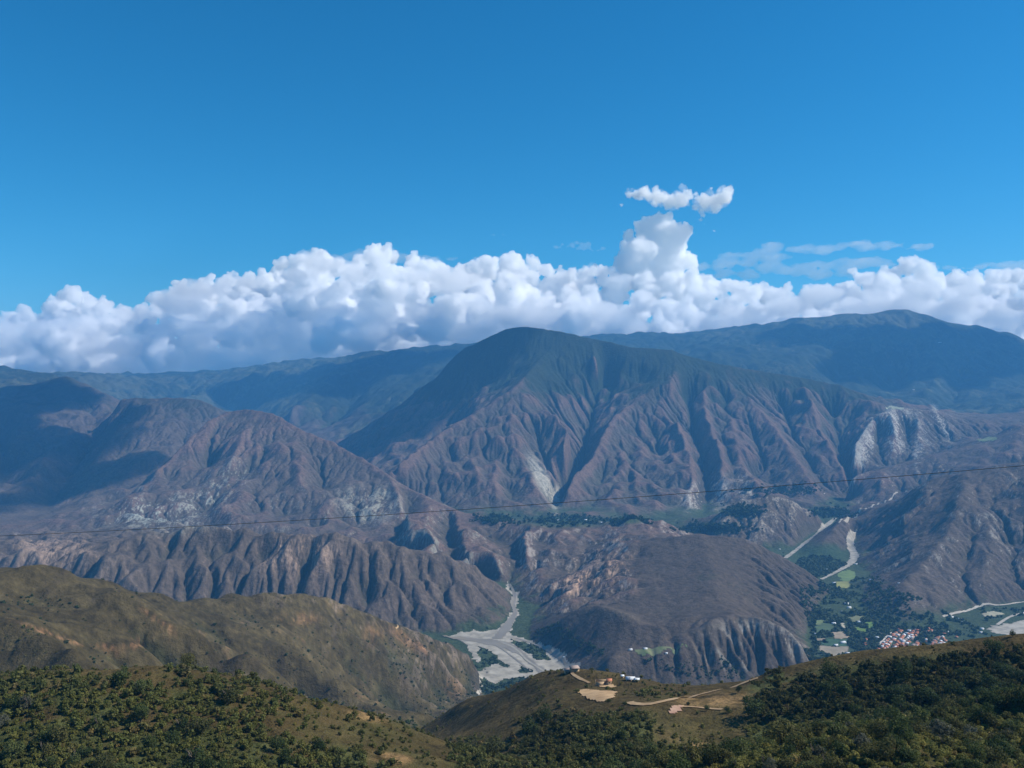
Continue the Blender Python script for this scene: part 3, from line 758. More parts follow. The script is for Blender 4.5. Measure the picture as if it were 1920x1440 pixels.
# ------------------------------------------------------------------ clouds (beyond the mountains)
CTOP=[(-260,560),(-100,556),(0,574),(40,573),(80,584),(100,566),(110,546),(135,531),(165,546),(200,556),(225,571),(275,569),(300,547),(350,522),(410,508),(430,503),(450,512),(500,502),(520,490),(560,474),(590,468),(650,477),(680,462),(710,457),(750,467),(800,480),(840,492),(870,497),(900,482),(940,470),(980,472),(1000,482),(1030,492),(1060,503),(1080,497),(1100,492),(1140,492),(1155,500),(1280,500),(1330,512),(1440,527),(1480,532),(1590,524),(1660,508),(1760,506),(1800,502),(1920,497),(2100,490),(2250,500)]
CBOT=[(-260,690),(0,700),(100,712),(300,712),(400,706),(520,692),(600,686),(725,672),(870,668),(960,665),(1095,665),(1300,662),(1500,650),(1700,650),(1920,675),(2250,685)]
rc=np.random.RandomState(12)
def cpos(px,py,Y): return np.array([(px-CX)/F*Y,Y,(CY-py)/F*Y])
def puff(S,c,r,depth,rc,kids=(9,7),fall=(.46,.42),up=.25,rmin=42):
    S.append((c[0],c[1],c[2],r))
    if depth==0 or r*.4<rmin: return
    for k in range(kids[0] if depth>1 else kids[1]):
        d=rc.normal(size=3); d[2]+=up; d[1]-=.35; d/=np.linalg.norm(d)
        rr=r*rc.uniform(fall[1]*.75,fall[0]*1.15)
        puff(S,c+d*(r*rc.uniform(.72,.98)),rr,depth-1,rc,kids,fall,up,rmin)
ICO=None
def ico(sub=2):
    bm=bmesh.new(); bmesh.ops.create_icosphere(bm,subdivisions=sub,radius=1.0)
    v=np.array([x.co[:] for x in bm.verts]); f=np.array([[q.index for q in x.verts] for x in bm.faces]); bm.free(); return v,f
def cloud_mesh(name,S,vox,disp,label,mat,squash=1.0,smooth_it=1,dsz=260):
    v,f=ico(2); n=len(v); S=np.array(S)
    V=(v[None]*S[:,3][:,None,None]*np.array([1,1,squash])+S[:,:3][:,None]).reshape(-1,3)
    Fi=(f[None]+(np.arange(len(S))*n)[:,None,None]).reshape(-1,3)
    o=mesh_np(name,V,Fi,mat)
    m=o.modifiers.new('r','REMESH'); m.mode='VOXEL'; m.voxel_size=vox; m.use_smooth_shade=True
    for i,(sz,st) in enumerate(disp):
        tx=bpy.data.textures.new(name+'t%d'%i,'CLOUDS'); tx.noise_scale=sz; tx.noise_depth=3
        d=o.modifiers.new('d%d'%i,'DISPLACE'); d.texture=tx; d.texture_coords='GLOBAL'; d.strength=st; d.mid_level=.5
    dg=bpy.context.evaluated_depsgraph_get(); me=bpy.data.meshes.new_from_object(o.evaluated_get(dg))
    o.modifiers.clear(); o.data=me; me.materials.clear(); me.materials.append(mat)
    tag(o,label=label,cat='cloud',kind='stuff'); del o['category']
    print(name,len(me.vertices),flush=True)
    return o
def cloud_mat(name,dens,g=0.0,colr=(1,1,1)):
    m=bpy.data.materials.new(name); m.use_nodes=True; t=m.node_tree; t.nodes.clear()
    v=t.nodes.new('ShaderNodeVolumePrincipled'); v.inputs['Color'].default_value=(*colr,1); v.inputs['Density'].default_value=dens; v.inputs['Anisotropy'].default_value=g
    o=t.nodes.new('ShaderNodeOutputMaterial'); t.links.new(v.outputs[0],o.inputs['Volume']); return m
cm=cloud_mat('cumulus',.0095,.0); ctow=cloud_mat('tower',.010); cthin=cloud_mat('thin_cloud',.0016,.2); cmid=cloud_mat('small_cloud',.008,.0)
tx_,ty_=zip(*CTOP); bx_,by_=zip(*CBOT)
S=[]
for px in np.arange(-250,2250,24):
    t_=np.interp(px,tx_,ty_); b_=np.interp(px,bx_,by_)
    py=t_
    while py<b_+10:
        r_px=min(rc.uniform(14,30) if py<t_+40 else rc.choice([18,26,36,48])*rc.uniform(.8,1.2),(b_-t_)*.36)
        Yc=18600+rc.uniform(-300,1900)+(900 if py<t_+30 else 0)
        if rc.rand()<.16 and py>t_+25: Yc=17700; r_px*=.7
        c=cpos(px+rc.uniform(-14,14),max(py,t_)+r_px*1.12,Yc)
        puff(S,c,r_px*Yc/F*.86,3,rc,(8,6))
        py+=r_px*rc.uniform(.8,1.2)
tow=[(1200,470,30),(1235,440,30),(1215,430,22),(1240,418,18),(1275,440,20),(1260,470,28),(1195,500,32),(1240,500,36),(1180,440,10),(1287,428,10),(1255,408,9),(1225,412,9),(1290,490,18),(1165,490,15)]
for (px,py,r) in [(1700,500,20),(1690,488,11),(1712,492,12),(1670,515,20),(1735,512,22),(1620,520,18),(1600,510,8),(1475,540,12),(135,548,16),(120,556,12),(160,560,15),(195,570,18),(1000,490,14),(960,488,16),(1110,505,12),(1130,505,10),(430,512,9),(700,470,14),(725,470,12),(1330,518,8)]:
    puff(S,cpos(px,py,20000),r*.85*20000/F,3,rc,(10,6))
BANK=list(S)
cloud_mesh('cumulus_bank',S,30,[(420,220),(150,150),(62,80)],'long white and grey cumulus cloud bank lying over the mountains',cm,squash=.74)

S=[]
for (px,py,r) in tow: puff(S,cpos(px,py,20000+rc.uniform(-300,300)),r*.97*20000/F,3,rc,(11,7))
cloud_mesh('tower_cloud',S,26,[(300,130),(120,120),(52,70)],'tall bright white cumulus tower rising out of the cloud bank',ctow)
# ragged cap above the tower
S=[]
for (x0_,y0_,x1_,y1_,r,n) in [(1172,362,1200,372,7,6),(1200,360,1262,374,9,14),(1225,378,1290,378,9,12),(1262,366,1320,372,8,10),(1300,385,1318,405,6,5),(1318,380,1345,384,10,6),(1340,378,1368,366,11,9),(1330,352,1352,356,4,2),(1165,385,1172,392,3,2),(1210,352,1215,356,4,2)]:
    for k in range(n):
        a=(k+rc.uniform(0,1))/n
        rr=r*rc.uniform(.7,1.35)
        puff(S,cpos(x0_+(x1_-x0_)*a+rc.normal()*2,y0_+(y1_-y0_)*a+rc.normal()*3,20000+rc.uniform(-250,250)),rr*20000/F*.8,2,rc,(8,6),rmin=30)
for (px,py,r) in [(1338,432,4),(1341,440,3),(1320,420,4),(1314,412,5),(1343,436,3)]: puff(S,cpos(px,py,20000),r*20000/F*.7,2,rc,(7,5),rmin=25)
V0_=list(S)
cloud_mesh('cap_cloud',S,22,[(200,110),(80,110),(40,70)],'ragged white cloud scrap drifting above the cloud tower',cmid)
S=[(x_+rc.normal()*90,y_,z_+rc.normal()*50,r_*rc.uniform(1.0,1.9)) for (x_,y_,z_,r_) in V0_[::4]]
cloud_mesh('cap_veil',S,30,[(240,220),(100,150),(50,80)],'thin frayed veil round the cloud scrap above the tower',cloud_mat('cap_veil',.0018,.1),squash=.8)
# soft flat layers in front of the lumpy bank
S=[]
for (x0_,x1_,y0_,y1_,n) in [(300,880,505,640,60),(560,800,485,520,10),(0,300,600,670,18),(880,1400,575,630,34),(1400,1950,540,600,34),(-200,20,600,680,8)]:
    for k in range(n):
        a=rc.rand(); px=x0_+(x1_-x0_)*a; ylo=np.interp(px,tx_,ty_)+22
        S.append((*cpos(px,max(rc.uniform(y0_,y1_),ylo),17700+rc.uniform(-150,500)),rc.uniform(24,50)*17700/F*.8))
cloud_mesh('soft_cloud',S,48,[(600,300),(220,200),(90,110)],'soft greyish cloud layers lying along the front of the long bank',cloud_mat('soft',.0032,.1),squash=.42)
# thin veil round the bank, so that its edges fray
S=[]
for (x_,y_,z_,r_) in BANK[::7]:
    if r_>150 and rc.rand()<.5: S.append((x_+rc.normal()*60,y_,z_+rc.uniform(0,90),r_*rc.uniform(1.05,1.5)))
cloud_mesh('cloud_veil',S,60,[(500,330),(160,220),(80,110)],'thin white veil of frayed cloud round the long bank',cloud_mat('veil',.0016,.1),squash=.8)
# small and thin clouds
S=[]
for (px,py,r,n,sp) in [(930,441,5,9,14),(1075,459,7,14,26),(1100,466,8,10,34),(1140,466,6,6,20),(1040,462,6,8,16)]:
    for k in range(n): puff(S,cpos(px+rc.normal()*sp*.6,py+rc.normal()*2.0,21000),r*rc.uniform(.5,1)*21000/F*.8,1,rc,(8,6),rmin=30)
cloud_mesh('thin_cloud',S,34,[(260,120),(90,80)],'faint thin cloud scraps left of the cloud tower',cthin,squash=.6)
S=[]
for (px,py,L_,n) in [(1400,478,50,12),(1450,482,40,8),(1360,492,40,8),(1500,470,70,14),(1590,462,70,14),(1650,458,50,8),(1700,466,35,6),(1420,506,110,24),(1520,500,90,20),(1350,520,60,10),(1600,490,60,10),(1560,514,90,14),(1850,500,110,16),(1950,495,110,16),(1640,500,60,8),(700,482,60,14),(800,486,50,10),(600,478,50,8),(240,600,40,6),(380,560,70,10)]:
    for k in range(n): 
        r=rc.uniform(10,22); S.append((*cpos(px+rc.uniform(-L_,L_),py+rc.normal()*3,22500),r*22500/F))
cloud_mesh('sheet_cloud',S,48,[(600,260),(200,150),(80,70)],'thin white cloud sheets spread above the right part of the bank',cloud_mat('sheet',.0010,.2),squash=.22)

# unseen clouds above the frame, placed so that their shade falls on the mountains
def over(name,gx,gy,gz,zc,parts,label):
    t=(zc-gz)/sd.z; c0=np.array([gx+sd.x*t,gy+sd.y*t,zc]); S=[]
    for (dx,dy,r) in parts:
        for k in range(5): S.append((c0[0]+dx+rc.normal()*r*.4,c0[1]+dy+rc.normal()*r*.4,zc/.34*.34+rc.uniform(0,60),r*rc.uniform(.6,1)))
    S2=[]
    v=np.array(S); zz=v[:,2].copy(); v[:,2]=(zc)/.35
    return cloud_mesh(name,v,45,[(420,200),(150,80)],label,ctow,squash=.35) if False else cloud_over(name,v,zc,label)
def cloud_over(name,v,zc,label):
    o=cloud_mesh(name,np.column_stack([v[:,0],v[:,1],np.full(len(v),zc),v[:,3]]),45,[(420,200),(150,80)],label,ctow,squash=.35); return o
over('shade_cloud',-950,8250,-100,5600,[(-600,-700,420),(-200,0,560),(-700,500,450),(250,500,420),(300,-300,300)],'cloud above the frame over the left side of the main mountain')
over('shade_cloud',-3300,7000,-300,5000,[(700,-700,330),(500,-1300,260),(-600,300,520),(0,0,380),(-1500,900,650),(-300,-900,300),(-2300,1500,600)],'cloud above the frame over the left mountains')
over('shade_cloud',5200,12300,300,7300,[(0,0,900),(-1200,300,700),(900,-300,800),(-300,-900,500),(1700,300,700)],'unseen cloud added above the frame to shade the far right mountain')  # added out of view to darken the far right mountain
over('shade_cloud',-2600,12800,200,7600,[(0,0,800),(-1000,200,600),(1000,300,500)],'unseen cloud added above the frame to shade the distant range')  # another added cloud, its shadow dims the distant range
# ------------------------------------------------------------------ draped sheets: river, gravel, roads, fields
def floorpt(px,py):
    y=900*F/max(py-CY,1)
    for _ in range(20): y=-floor_z(y)*F/(py-CY)
    return np.array([(px-CX)/F*y,y])
def plan(pts,mode='floor',ymin=0,ymax=1e9):
    o=[]
    for p in pts:
        if mode=='floor': o.append(floorpt(*p))
        else:
            h=hit(p[0],p[1],ymin,ymax)
            if h is not None: o.append(h[:2])
    return np.array(o)
def inside(P,x,y):
    c=np.zeros(x.shape,bool); n=len(P)
    for i in range(n):
        x1,y1=P[i]; x2,y2=P[(i+1)%n]
        m=((y1>y)!=(y2>y))&(x<(x2-x1)*(y-y1)/(y2-y1+1e-12)+x1); c^=m
    return c
def wobble(P,amp,seed,sub=4):
    r=np.random.RandomState(seed); o=[]
    for a,b in zip(P,np.roll(P,-1,0)):
        for k in range(sub):
            t=k/sub; d=(b-a); l=np.hypot(*d)+1e-6; nrm=np.array([-d[1],d[0]])/l
            o.append(a+d*t+nrm*r.normal()*min(amp,l*.12)*(k>0))
    return np.array(o)
def sheet(name,P,res,dz,mat,label,kind='structure',cat=None,wob=0,seed=1,holes=()):
    """a sheet of small square cells laid on the ground inside the plan outline P"""
    if len(P)<3: print('short sheet',label); return
    if wob: P=wobble(P,wob,seed)
    x0,y0=P.min(0)-res; x1,y1=P.max(0)+res
    gx=np.arange(x0,x1+res,res); gy=np.arange(y0,y1+res,res)
    XX,YG=np.meshgrid(gx,gy); 
    cx,cy_=XX[:-1,:-1]+res/2,YG[:-1,:-1]+res/2
    m=inside(P,cx,cy_)
    for h in holes: m&=~inside(h,cx,cy_)
    if not m.any(): return None
    zz=ground(XX,YG)+dz
    I=np.arange(XX.size).reshape(XX.shape)
    q=np.stack([I[:-1,:-1],I[:-1,1:],I[1:,1:],I[1:,:-1]],-1)[m]
    u,inv=np.unique(q,return_inverse=True)
    V=np.stack([XX.ravel(),YG.ravel(),zz.ravel()],1)[u]
    o=mesh_np(name,V,inv.reshape(q.shape),mat,smooth=True)
    tag(o,label=label,kind=kind,cat=cat); return o
def ribbon_poly(P,wd):
    P=np.asarray(P,float); Q_=[P[0]]
    for a,b in zip(P[:-1],P[1:]):
        for t in (.33,.66,1): Q_.append(a+(b-a)*t)
    P=np.array(Q_)
    # smooth
    for _ in range(3): P[1:-1]=(P[:-2]+P[2:]+2*P[1:-1])/4
    d=np.gradient(P,axis=0); l=np.hypot(d[:,0],d[:,1])[:,None]; n=np.stack([-d[:,1],d[:,0]],1)/l
    wd=np.interp(np.linspace(0,1,len(P)),np.linspace(0,1,len(wd)),wd)[:,None] if hasattr(wd,'__len__') else wd
    return P,n,wd
def ribbon(name,P,wd,dz,mat,label,kind='structure',step=None,cross=3):
    if len(P)<2: print('short ribbon',name,label); return
    P,n,wd=ribbon_poly(P,wd)
    if step:
        L=np.concatenate([[0],np.cumsum(np.hypot(*np.diff(P,axis=0).T))]); t=np.arange(0,L[-1],step)
        P=np.stack([np.interp(t,L,P[:,0]),np.interp(t,L,P[:,1])],1); n=np.stack([np.interp(t,L,n[:,0]),np.interp(t,L,n[:,1])],1)
        if hasattr(wd,'__len__'): wd=np.interp(t,L,wd[:,0])[:,None]
    rr=np.random.RandomState(len(P)); jit=1+.12*rr.normal(size=(len(P),1))
    V=[];k=cross+1
    for c in range(k):
        q=P+n*(wd*jit*(c/cross-.5)); V.append(np.stack([q[:,0],q[:,1],ground(q[:,0],q[:,1])+dz],1))
    V=np.stack(V,1).reshape(-1,3); I=np.arange(len(P)*k).reshape(-1,k)
    q=np.stack([I[:-1,:-1],I[:-1,1:],I[1:,1:],I[1:,:-1]],-1).reshape(-1,4)
    o=mesh_np(name,V,q,mat,smooth=True); tag(o,label=label,kind=kind); return o
m_gravel=noise_mat('river_gravel',(.24,.22,.18),(.40,.37,.31),.035,.95,8)
m_water=noise_mat('silty_water',(.20,.17,.125),(.27,.235,.18),.008,.35,4,spec=.4)
m_road=noise_mat('dirt_road',(.30,.20,.11),(.46,.32,.18),.15,.95,5)
m_pale=noise_mat('pale_road',(.34,.31,.26),(.46,.42,.35),.05,.95,5)
m_sand=noise_mat('bare_yellow_earth',(.36,.23,.12),(.52,.35,.19),.12,.95,6)
Pg=plan([(951,1097),(962,1110),(975,1113),(970,1129),(968,1138),(974,1149),(968,1158),(962,1171),(954,1185),(968,1193),(990,1201),(1012,1210),(1034,1222),(1050,1234),(1068,1249),(1090,1262),(1040,1285),(1000,1290),(960,1290),(930,1283),(880,1262),(885,1225),(870,1206),(843,1194),(863,1186),(897,1185),(933,1181),(938,1174),(952,1163),(955,1152),(963,1150),(956,1134),(961,1119),(949,1105)])
isl=[plan(q) for q in ([(959,1200),(988,1206),(1012,1216),(1034,1238),(1007,1238),(988,1225),(967,1211)],[(895,1212),(924,1222),(932,1232),(957,1248),(952,1252),(934,1245),(909,1257),(900,1250),(903,1236)],[(974,1247),(997,1261),(974,1262)],[(925,1283),(945,1273),(985,1272),(1000,1276),(990,1296),(950,1296)],[(880,1240),(898,1235),(905,1258),(885,1262)])]
isl=[wobble(i,9,40+k) for k,i in enumerate(isl)]
sheet('gravel_bed',Pg,5.0,1.2,m_gravel,'pale gravel bed where two river arms meet',wob=6,seed=3,holes=isl)
Pw=plan([(830,1192),(860,1195),(890,1198),(926,1200),(957,1206),(976,1217),(990,1232),(1004,1245),(1030,1260),(1040,1275),(1015,1268),(1001,1250),(988,1240),(972,1228),(953,1219),(926,1211),(891,1204),(850,1199)])
sheet('river',Pw,5.0,2.0,m_water,'brown water of the river crossing the gravel bed',wob=3,seed=8)
ribbon('river',plan([(956,1100),(967,1114),(962,1128),(961,1138),(969,1149),(960,1160),(953,1172),(944,1186),(930,1199)]),[8,14,20,16,18,30,38,30],2.0,m_water,'narrow brown stream running down the upper gravel arm',step=8)
ribbon('river',plan([(905,1200),(935,1212),(955,1228),(972,1240),(985,1252),(1000,1262)]),[3,7,5,8,5,6],2.1,m_water,'thin braided side channel left of the main stream',step=7)
ribbon('river',plan([(935,1204),(960,1212),(975,1224),(985,1238),(1005,1250),(1024,1262)]),[4,10,6,9,7,10],2.3,noise_mat('wet_gravel',(.26,.24,.20),(.33,.31,.26),.05,.8,5),'strip of wet gravel inside the main stream',step=7)
ribbon('river',plan([(968,1197),(988,1203),(1009,1212),(1030,1225),(1046,1237),(1062,1250)]),[4,8,5,8,6,8],2.1,m_water,'narrow brown channel along the right edge of the gravel bed',step=7)
def hp(pts,ymin=0,ymax=1e9): return plan(pts,'hit',ymin,ymax)
ribbon('river',hp([(1572,964),(1562,975),(1545,990),(1530,1002),(1510,1018),(1490,1034),(1472,1047)],4200,5900),[10,26,34,22,36,20,26],2.5,m_gravel,'pale river arm left of the small spur hill',step=10)
ribbon('river',hp([(1700,920),(1665,935),(1640,947),(1612,958),(1605,967),(1592,974),(1572,981)],4700,6100),[12,8,12,10,16,12,8],3.0,m_pale,'thin pale upper river reach below the brown foothills',step=10)
ribbon('river',hp([(1607,994),(1597,1007),(1592,1020),(1599,1034),(1605,1045),(1595,1057),(1575,1070),(1540,1087)],3800,4950),[12,24,40,36,44,34,20,14],2.5,m_gravel,'pale river arm right of the small spur hill',step=10)
Pr=plan([(1852,1178),(1880,1172),(1905,1166),(1930,1158),(1990,1154),(2100,1150),(2150,1188),(1960,1194),(1900,1192),(1868,1188)])
sheet('gravel_bed',Pr,7,1.2,m_gravel,'pale gravel river bed at the right edge below the mountain',wob=8,seed=5)
ribbon('river',plan([(1870,1172),(1900,1150),(1960,1147),(2100,1140)]),[10,16,18],1.6,m_pale,'thin pale side channel near the right edge')
ribbon('road',hp([(1768,1157),(1782,1152),(1800,1150),(1812,1146),(1830,1139),(1846,1131),(1868,1136),(1890,1134),(1920,1128),(1990,1122)],3000,4300),9,2.0,m_pale,'pale road along the foot of the right mountain',step=8)
ribbon('road',hp([(914,1260),(905,1267),(899,1277),(904,1288),(902,1296),(895,1303)],2000,3000),8,1.2,m_pale,'pale winding track at the foot of the left hill',step=6)
ribbon('road',hp([(744,1172),(748,1176),(742,1180)],1900,3500),3,.8,m_road,'short bit of pale track on the shoulder of the left hill')
ribbon('road',hp([(1180,1317),(1190,1321),(1214,1322),(1240,1319),(1290,1308),(1340,1296),(1380,1285),(1408,1276),(1425,1270)],380,800),[5,5.2,5,4.6,4.6,4.4,4.4,4.4],.45,m_road,'dirt road climbing along the crest of the wooded hill',step=3)
ribbon('path',hp([(1072,1262),(1076,1267),(1085,1272),(1094,1276),(1106,1281)],450,900),2.4,.45,m_road,'short dirt path going down from the hilltop house',step=3)
ribbon('path',hp([(1260,1326),(1300,1325),(1330,1329),(1360,1331)],350,800),2.4,.45,m_road,'narrow dirt path below the crest road',step=3)
sheet('clearing',hp([(1084,1295),(1100,1293),(1140,1296),(1156,1300),(1152,1306),(1140,1315),(1125,1317),(1105,1313),(1092,1304)],300,900),1.5,.5,m_sand,'bare yellow earth clearing on the hill crest',wob=1,seed=2)
sheet('yard',hp([(1122,1284),(1150,1284),(1155,1288),(1148,1290),(1128,1289)],300,900),1.5,.45,m_sand,'bare earth yard below the broken walls',wob=.6,seed=4)
sheet('cutting',hp([(1262,1324),(1282,1323),(1278,1334),(1256,1339)],300,900),1.5,.45,noise_mat('pink_earth',(.34,.20,.14),(.46,.30,.21),.2,.95,6),'pinkish earth cutting below the crest road',wob=.6,seed=9)
# fields in the valley
FLD=[([(1572,1075),(1588,1068),(1602,1072),(1606,1086),(1590,1092),(1574,1088)],(.13,.19,.07),'light green field below the river bend'),
([(1567,1091),(1595,1092),(1592,1103),(1568,1102)],(.24,.25,.09),'yellowish field just below the light green one'),
([(1530,1163),(1545,1163),(1542,1172),(1528,1172)],(.15,.19,.08),'small green field at the upper left of the farmland'),
([(1540,1168),(1562,1170),(1566,1182),(1530,1186),(1528,1176)],(.075,.115,.06),'dark green field left of the village, upper'),
([(1560,1186),(1580,1184),(1594,1196),(1566,1198)],(.30,.24,.17),'brown bare field beside the dark green ones'),
([(1527,1196),(1548,1197),(1551,1206),(1532,1204)],(.27,.22,.16),'small brown field by the foot of the fluted cliff'),
([(1552,1198),(1590,1199),(1590,1212),(1548,1212),(1534,1206)],(.05,.10,.055),'dark green field in the middle of the farmland'),
([(1534,1210),(1560,1213),(1590,1212),(1586,1228),(1560,1232),(1540,1222)],(.27,.23,.17),'large brown field nearest to the wooded hill'),
([(1600,1176),(1628,1180),(1632,1184),(1612,1186)],(.13,.20,.05),'thin bright green field above the village'),
([(1622,1168),(1632,1166),(1643,1176),(1630,1178)],(.12,.20,.05),'bright green field with pointed ends above the village'),
([(1590,1160),(1606,1154),(1620,1156),(1616,1164),(1598,1166)],(.16,.17,.09),'olive field at the top of the farmland'),
([(1575,1170),(1583,1168),(1585,1178),(1578,1176)],(.42,.38,.28),'small pale bare patch among the fields'),
([(1842,1150),(1862,1146),(1885,1152),(1862,1156),(1846,1156)],(.33,.31,.22),'pale green field beside the road at the right'),
([(1820,1208),(1848,1205),(1850,1212),(1824,1214)],(.12,.16,.07),'small green field right of the village')]
for k,(q,c,lb) in enumerate(FLD):
    c=np.array(c); sheet('field',plan(q),6,1.0,noise_mat('field_soil',tuple(c*.8),tuple(c*1.15),.03,.95,5),lb,wob=4,seed=20+k)
sheet('field',hp([(1180,1222),(1215,1228),(1262,1224),(1292,1214),(1270,1210),(1235,1214),(1205,1216)],2300,3000),6,1.2,noise_mat('field_soil',(.10,.14,.06),(.22,.22,.12),.03,.95,5),'terraced green and tan field on the low shelf of the dome hill',wob=5,seed=50)
sheet('field',hp([(1660,764),(1680,762),(1695,766),(1672,768)],6500,8500),10,3.0,noise_mat('field_soil',(.25,.28,.20),(.34,.36,.27),.03,.95,5),'pale field on the flat top of the scarred hill',wob=5,seed=51)
sheet('field',hp([(1832,823),(1860,820),(1870,824),(1836,828)],5500,7500),10,3.0,noise_mat('field_soil',(.14,.19,.08),(.20,.24,.12),.03,.95,5),'small green field on the brown foothills at the right',wob=5,seed=52)
# ------------------------------------------------------------------ houses
def bxv(x0,x1,y0,y1,z0,z1):
    v=np.array([(x,y,z) for z in (z0,z1) for y in (y0,y1) for x in (x0,x1)],float)
    f=np.array([(0,2,3,1),(4,5,7,6),(0,1,5,4),(2,6,7,3),(0,4,6,2),(1,3,7,5)]); return v,f
def join(L):
    V=[];Fs=[];n=0
    for v,f in L: V.append(v);Fs.append(f+n);n+=len(v)
    return np.concatenate(V),np.concatenate(Fs)
def gable(w_,d_,z0,h,ov=.5,th=.25):
    X0,X1=-w_/2-ov,w_/2+ov; y=d_/2+ov; zr=z0+h
    ze=z0-h*ov/(d_/2)
    v=np.array([(X0,-y,ze),(X1,-y,ze),(X1,0,zr),(X0,0,zr),(X0,y,ze),(X1,y,ze),(X0,-y,ze+th),(X1,-y,ze+th),(X1,0,zr+th),(X0,0,zr+th),(X0,y,ze+th),(X1,y,ze+th)],float)
    f=np.array([(6,7,8,9),(9,8,11,10),(3,2,1,0),(4,5,2,3),(0,1,7,6),(10,11,5,4),(1,2,8,7),(2,5,11,8),(3,0,6,9),(4,3,9,10)])
    return v,f
def hip(w_,d_,z0,h,ov=.5):
    x,y=w_/2+ov,d_/2+ov; r=max(x-y,.4)
    v=np.array([(-x,-y,z0),(x,-y,z0),(x,y,z0),(-x,y,z0),(-x,-y,z0+.2),(x,-y,z0+.2),(x,y,z0+.2),(-x,y,z0+.2),(-r,0,z0+h),(r,0,z0+h)],float)
    f=[(3,2,1,0),(0,1,5,4),(1,2,6,5),(2,3,7,6),(3,0,4,7),(4,5,9,8),(6,7,8,9)]; t=[(5,6,9),(7,4,8)]
    return v,(np.array(f),np.array(t))
m_wallw=noise_mat('lime_wall',(.62,.60,.55),(.78,.76,.70),.6,.9,4,rand=.15)
m_wallv=noise_mat('dusty_wall',(.44,.38,.31),(.58,.51,.43),.6,.9,4,rand=.2)
m_wallt=noise_mat('adobe_wall',(.40,.28,.17),(.52,.38,.24),.6,.9,4,rand=.15)
m_roof=noise_mat('clay_tiles',(.36,.12,.065),(.52,.22,.12),1.5,.85,4,rand=.25)
m_roofg=noise_mat('weathered_tiles',(.26,.20,.17),(.36,.28,.24),1.5,.85,4,rand=.2)
m_zinc=noise_mat('zinc_sheet',(.52,.54,.56),(.70,.72,.74),.8,.85,3,spec=.1,rand=.1)
m_door=noise_mat('door_wood',(.10,.06,.04),(.15,.09,.06),2,.7,3)
m_glass=noise_mat('dark_window',(.03,.035,.04),(.05,.055,.06),1,.2,2,spec=.5)
def house(x,y,w_,d_,h,rot,roof,wall,mr_,label,group=None,cat='house',detail=True,name='house'):
    z=min(ground(x+a*w_/2,y+b*d_/2) for a in(-1,1) for b in(-1,1))
    e=bpy.data.objects.new(name,None); COLL.objects.link(e); e.location=(x,y,z); e.rotation_euler=(0,0,rot); tag(e,label,cat,group)
    base=[bxv(-w_/2,w_/2,-d_/2,d_/2,-2.0,h)]
    if roof=='gable':
        rh=d_*.30
        gv=np.array([(-w_/2,-d_/2,h),(-w_/2,d_/2,h),(-w_/2,0,h+rh),(w_/2,-d_/2,h),(w_/2,d_/2,h),(w_/2,0,h+rh)],float)
        v,f=base[0]; n=len(v); V=np.concatenate([v,gv]); mesh_np('wall',V,[f,np.array([(0,2,1),(3,4,5)])+n],wall,parent=e)
        rv,rf=gable(w_,d_,h+.02,rh); mesh_np('roof',rv,rf,mr_,parent=e)
    elif roof=='hip':
        v,f=base[0]; mesh_np('wall',v,f,wall,parent=e); rv,rf=hip(w_,d_,h+.01,d_*.26); mesh_np('roof',rv,list(rf),mr_,parent=e)
    else:
        v,f=base[0]; mesh_np('wall',v,f,wall,parent=e); rv,rf=bxv(-w_/2-.5,w_/2+.5,-d_/2-.6,d_/2+.5,h+.01,h+.22); rv[:,2]+=rv[:,1]*.10+d_*.05+.1; mesh_np('roof',rv,rf,mr_,parent=e)
    if detail:
        dv,df=bxv(-.5,.5,-d_/2-.06,-d_/2-.003,0,2.1); mesh_np('door',dv,df,m_door,parent=e)
        for s in (-1,1):
            dv,df=bxv(s*w_*.3-.55,s*w_*.3+.55,-d_/2-.05,-d_/2-.003,1.0,2.0); mesh_np('window',dv,df,m_glass,parent=e)
    return e
def house_at(px,py,*a,ymin=0,ymax=1e9,**k):
    h=hit(px,py,ymin,ymax)
    if h is None: print('no hit',px,py); return
    return house(h[0],h[1],*a,**k)
house_at(1077,1259,6.5,5,4.2,.2,'flat',m_wallt,m_roofg,'tan two storey house on the hill crest above the river',ymax=1200)
house_at(1066,1260,6,4.5,2.8,.15,'flat',m_wallt,m_roofg,'low tan shed against the left side of the hilltop house',ymax=1200,cat='shed',name='shed')
house_at(1182,1276,6,4,2.0,-.2,'gable',m_wallt,m_zinc,'white roofed house just behind the hill crest',ymax=1200)
house_at(1194,1278,3,2.4,1.9,-.2,'flat',m_wallt,m_zinc,'small shed right of the white roofed house',ymax=1200,cat='shed',name='shed')
house_at(1167,1271,1.8,1.8,1.7,0,'flat',m_wallt,m_zinc,'tiny white hut left of the white roofed house',ymax=1200,cat='hut',name='hut',detail=False)
# roofless walls below the crest
def ruin(px,py,label):
    h=hit(px,py,0,1200); x,y=h[0],h[1]; z=ground(x,y)
    e=bpy.data.objects.new('ruin',None); COLL.objects.link(e); e.location=(x,y,z); e.rotation_euler=(0,0,-.1); tag(e,label,'ruin')
    for (a,b,c,d,hh) in ((-8,-2,-.2,.2,2.4),(-.8,3,-.2,.2,1.9),(-8.4,-8,-.2,4,2.7),(3,3.4,-.2,4,2.0),(-8,3,4,4.4,2.9)):
        v,f=bxv(a,b,c,d,-1.5,hh); v[4:,2]+=np.array([0,.3,-.2,.1]); mesh_np('wall',v,f,m_wallt,parent=e)
    v,f=bxv(-.5,3.8,-.6,4.8,3.2,3.35); v[:,2]+=v[:,0]*.05; mesh_np('roof',v,f,m_roof,parent=e)
    for x_ in (-.4,3.6):
        v,f=bxv(x_-.1,x_+.1,-.5,-.3,-1,3.15); mesh_np('post',v,f,m_door,parent=e)
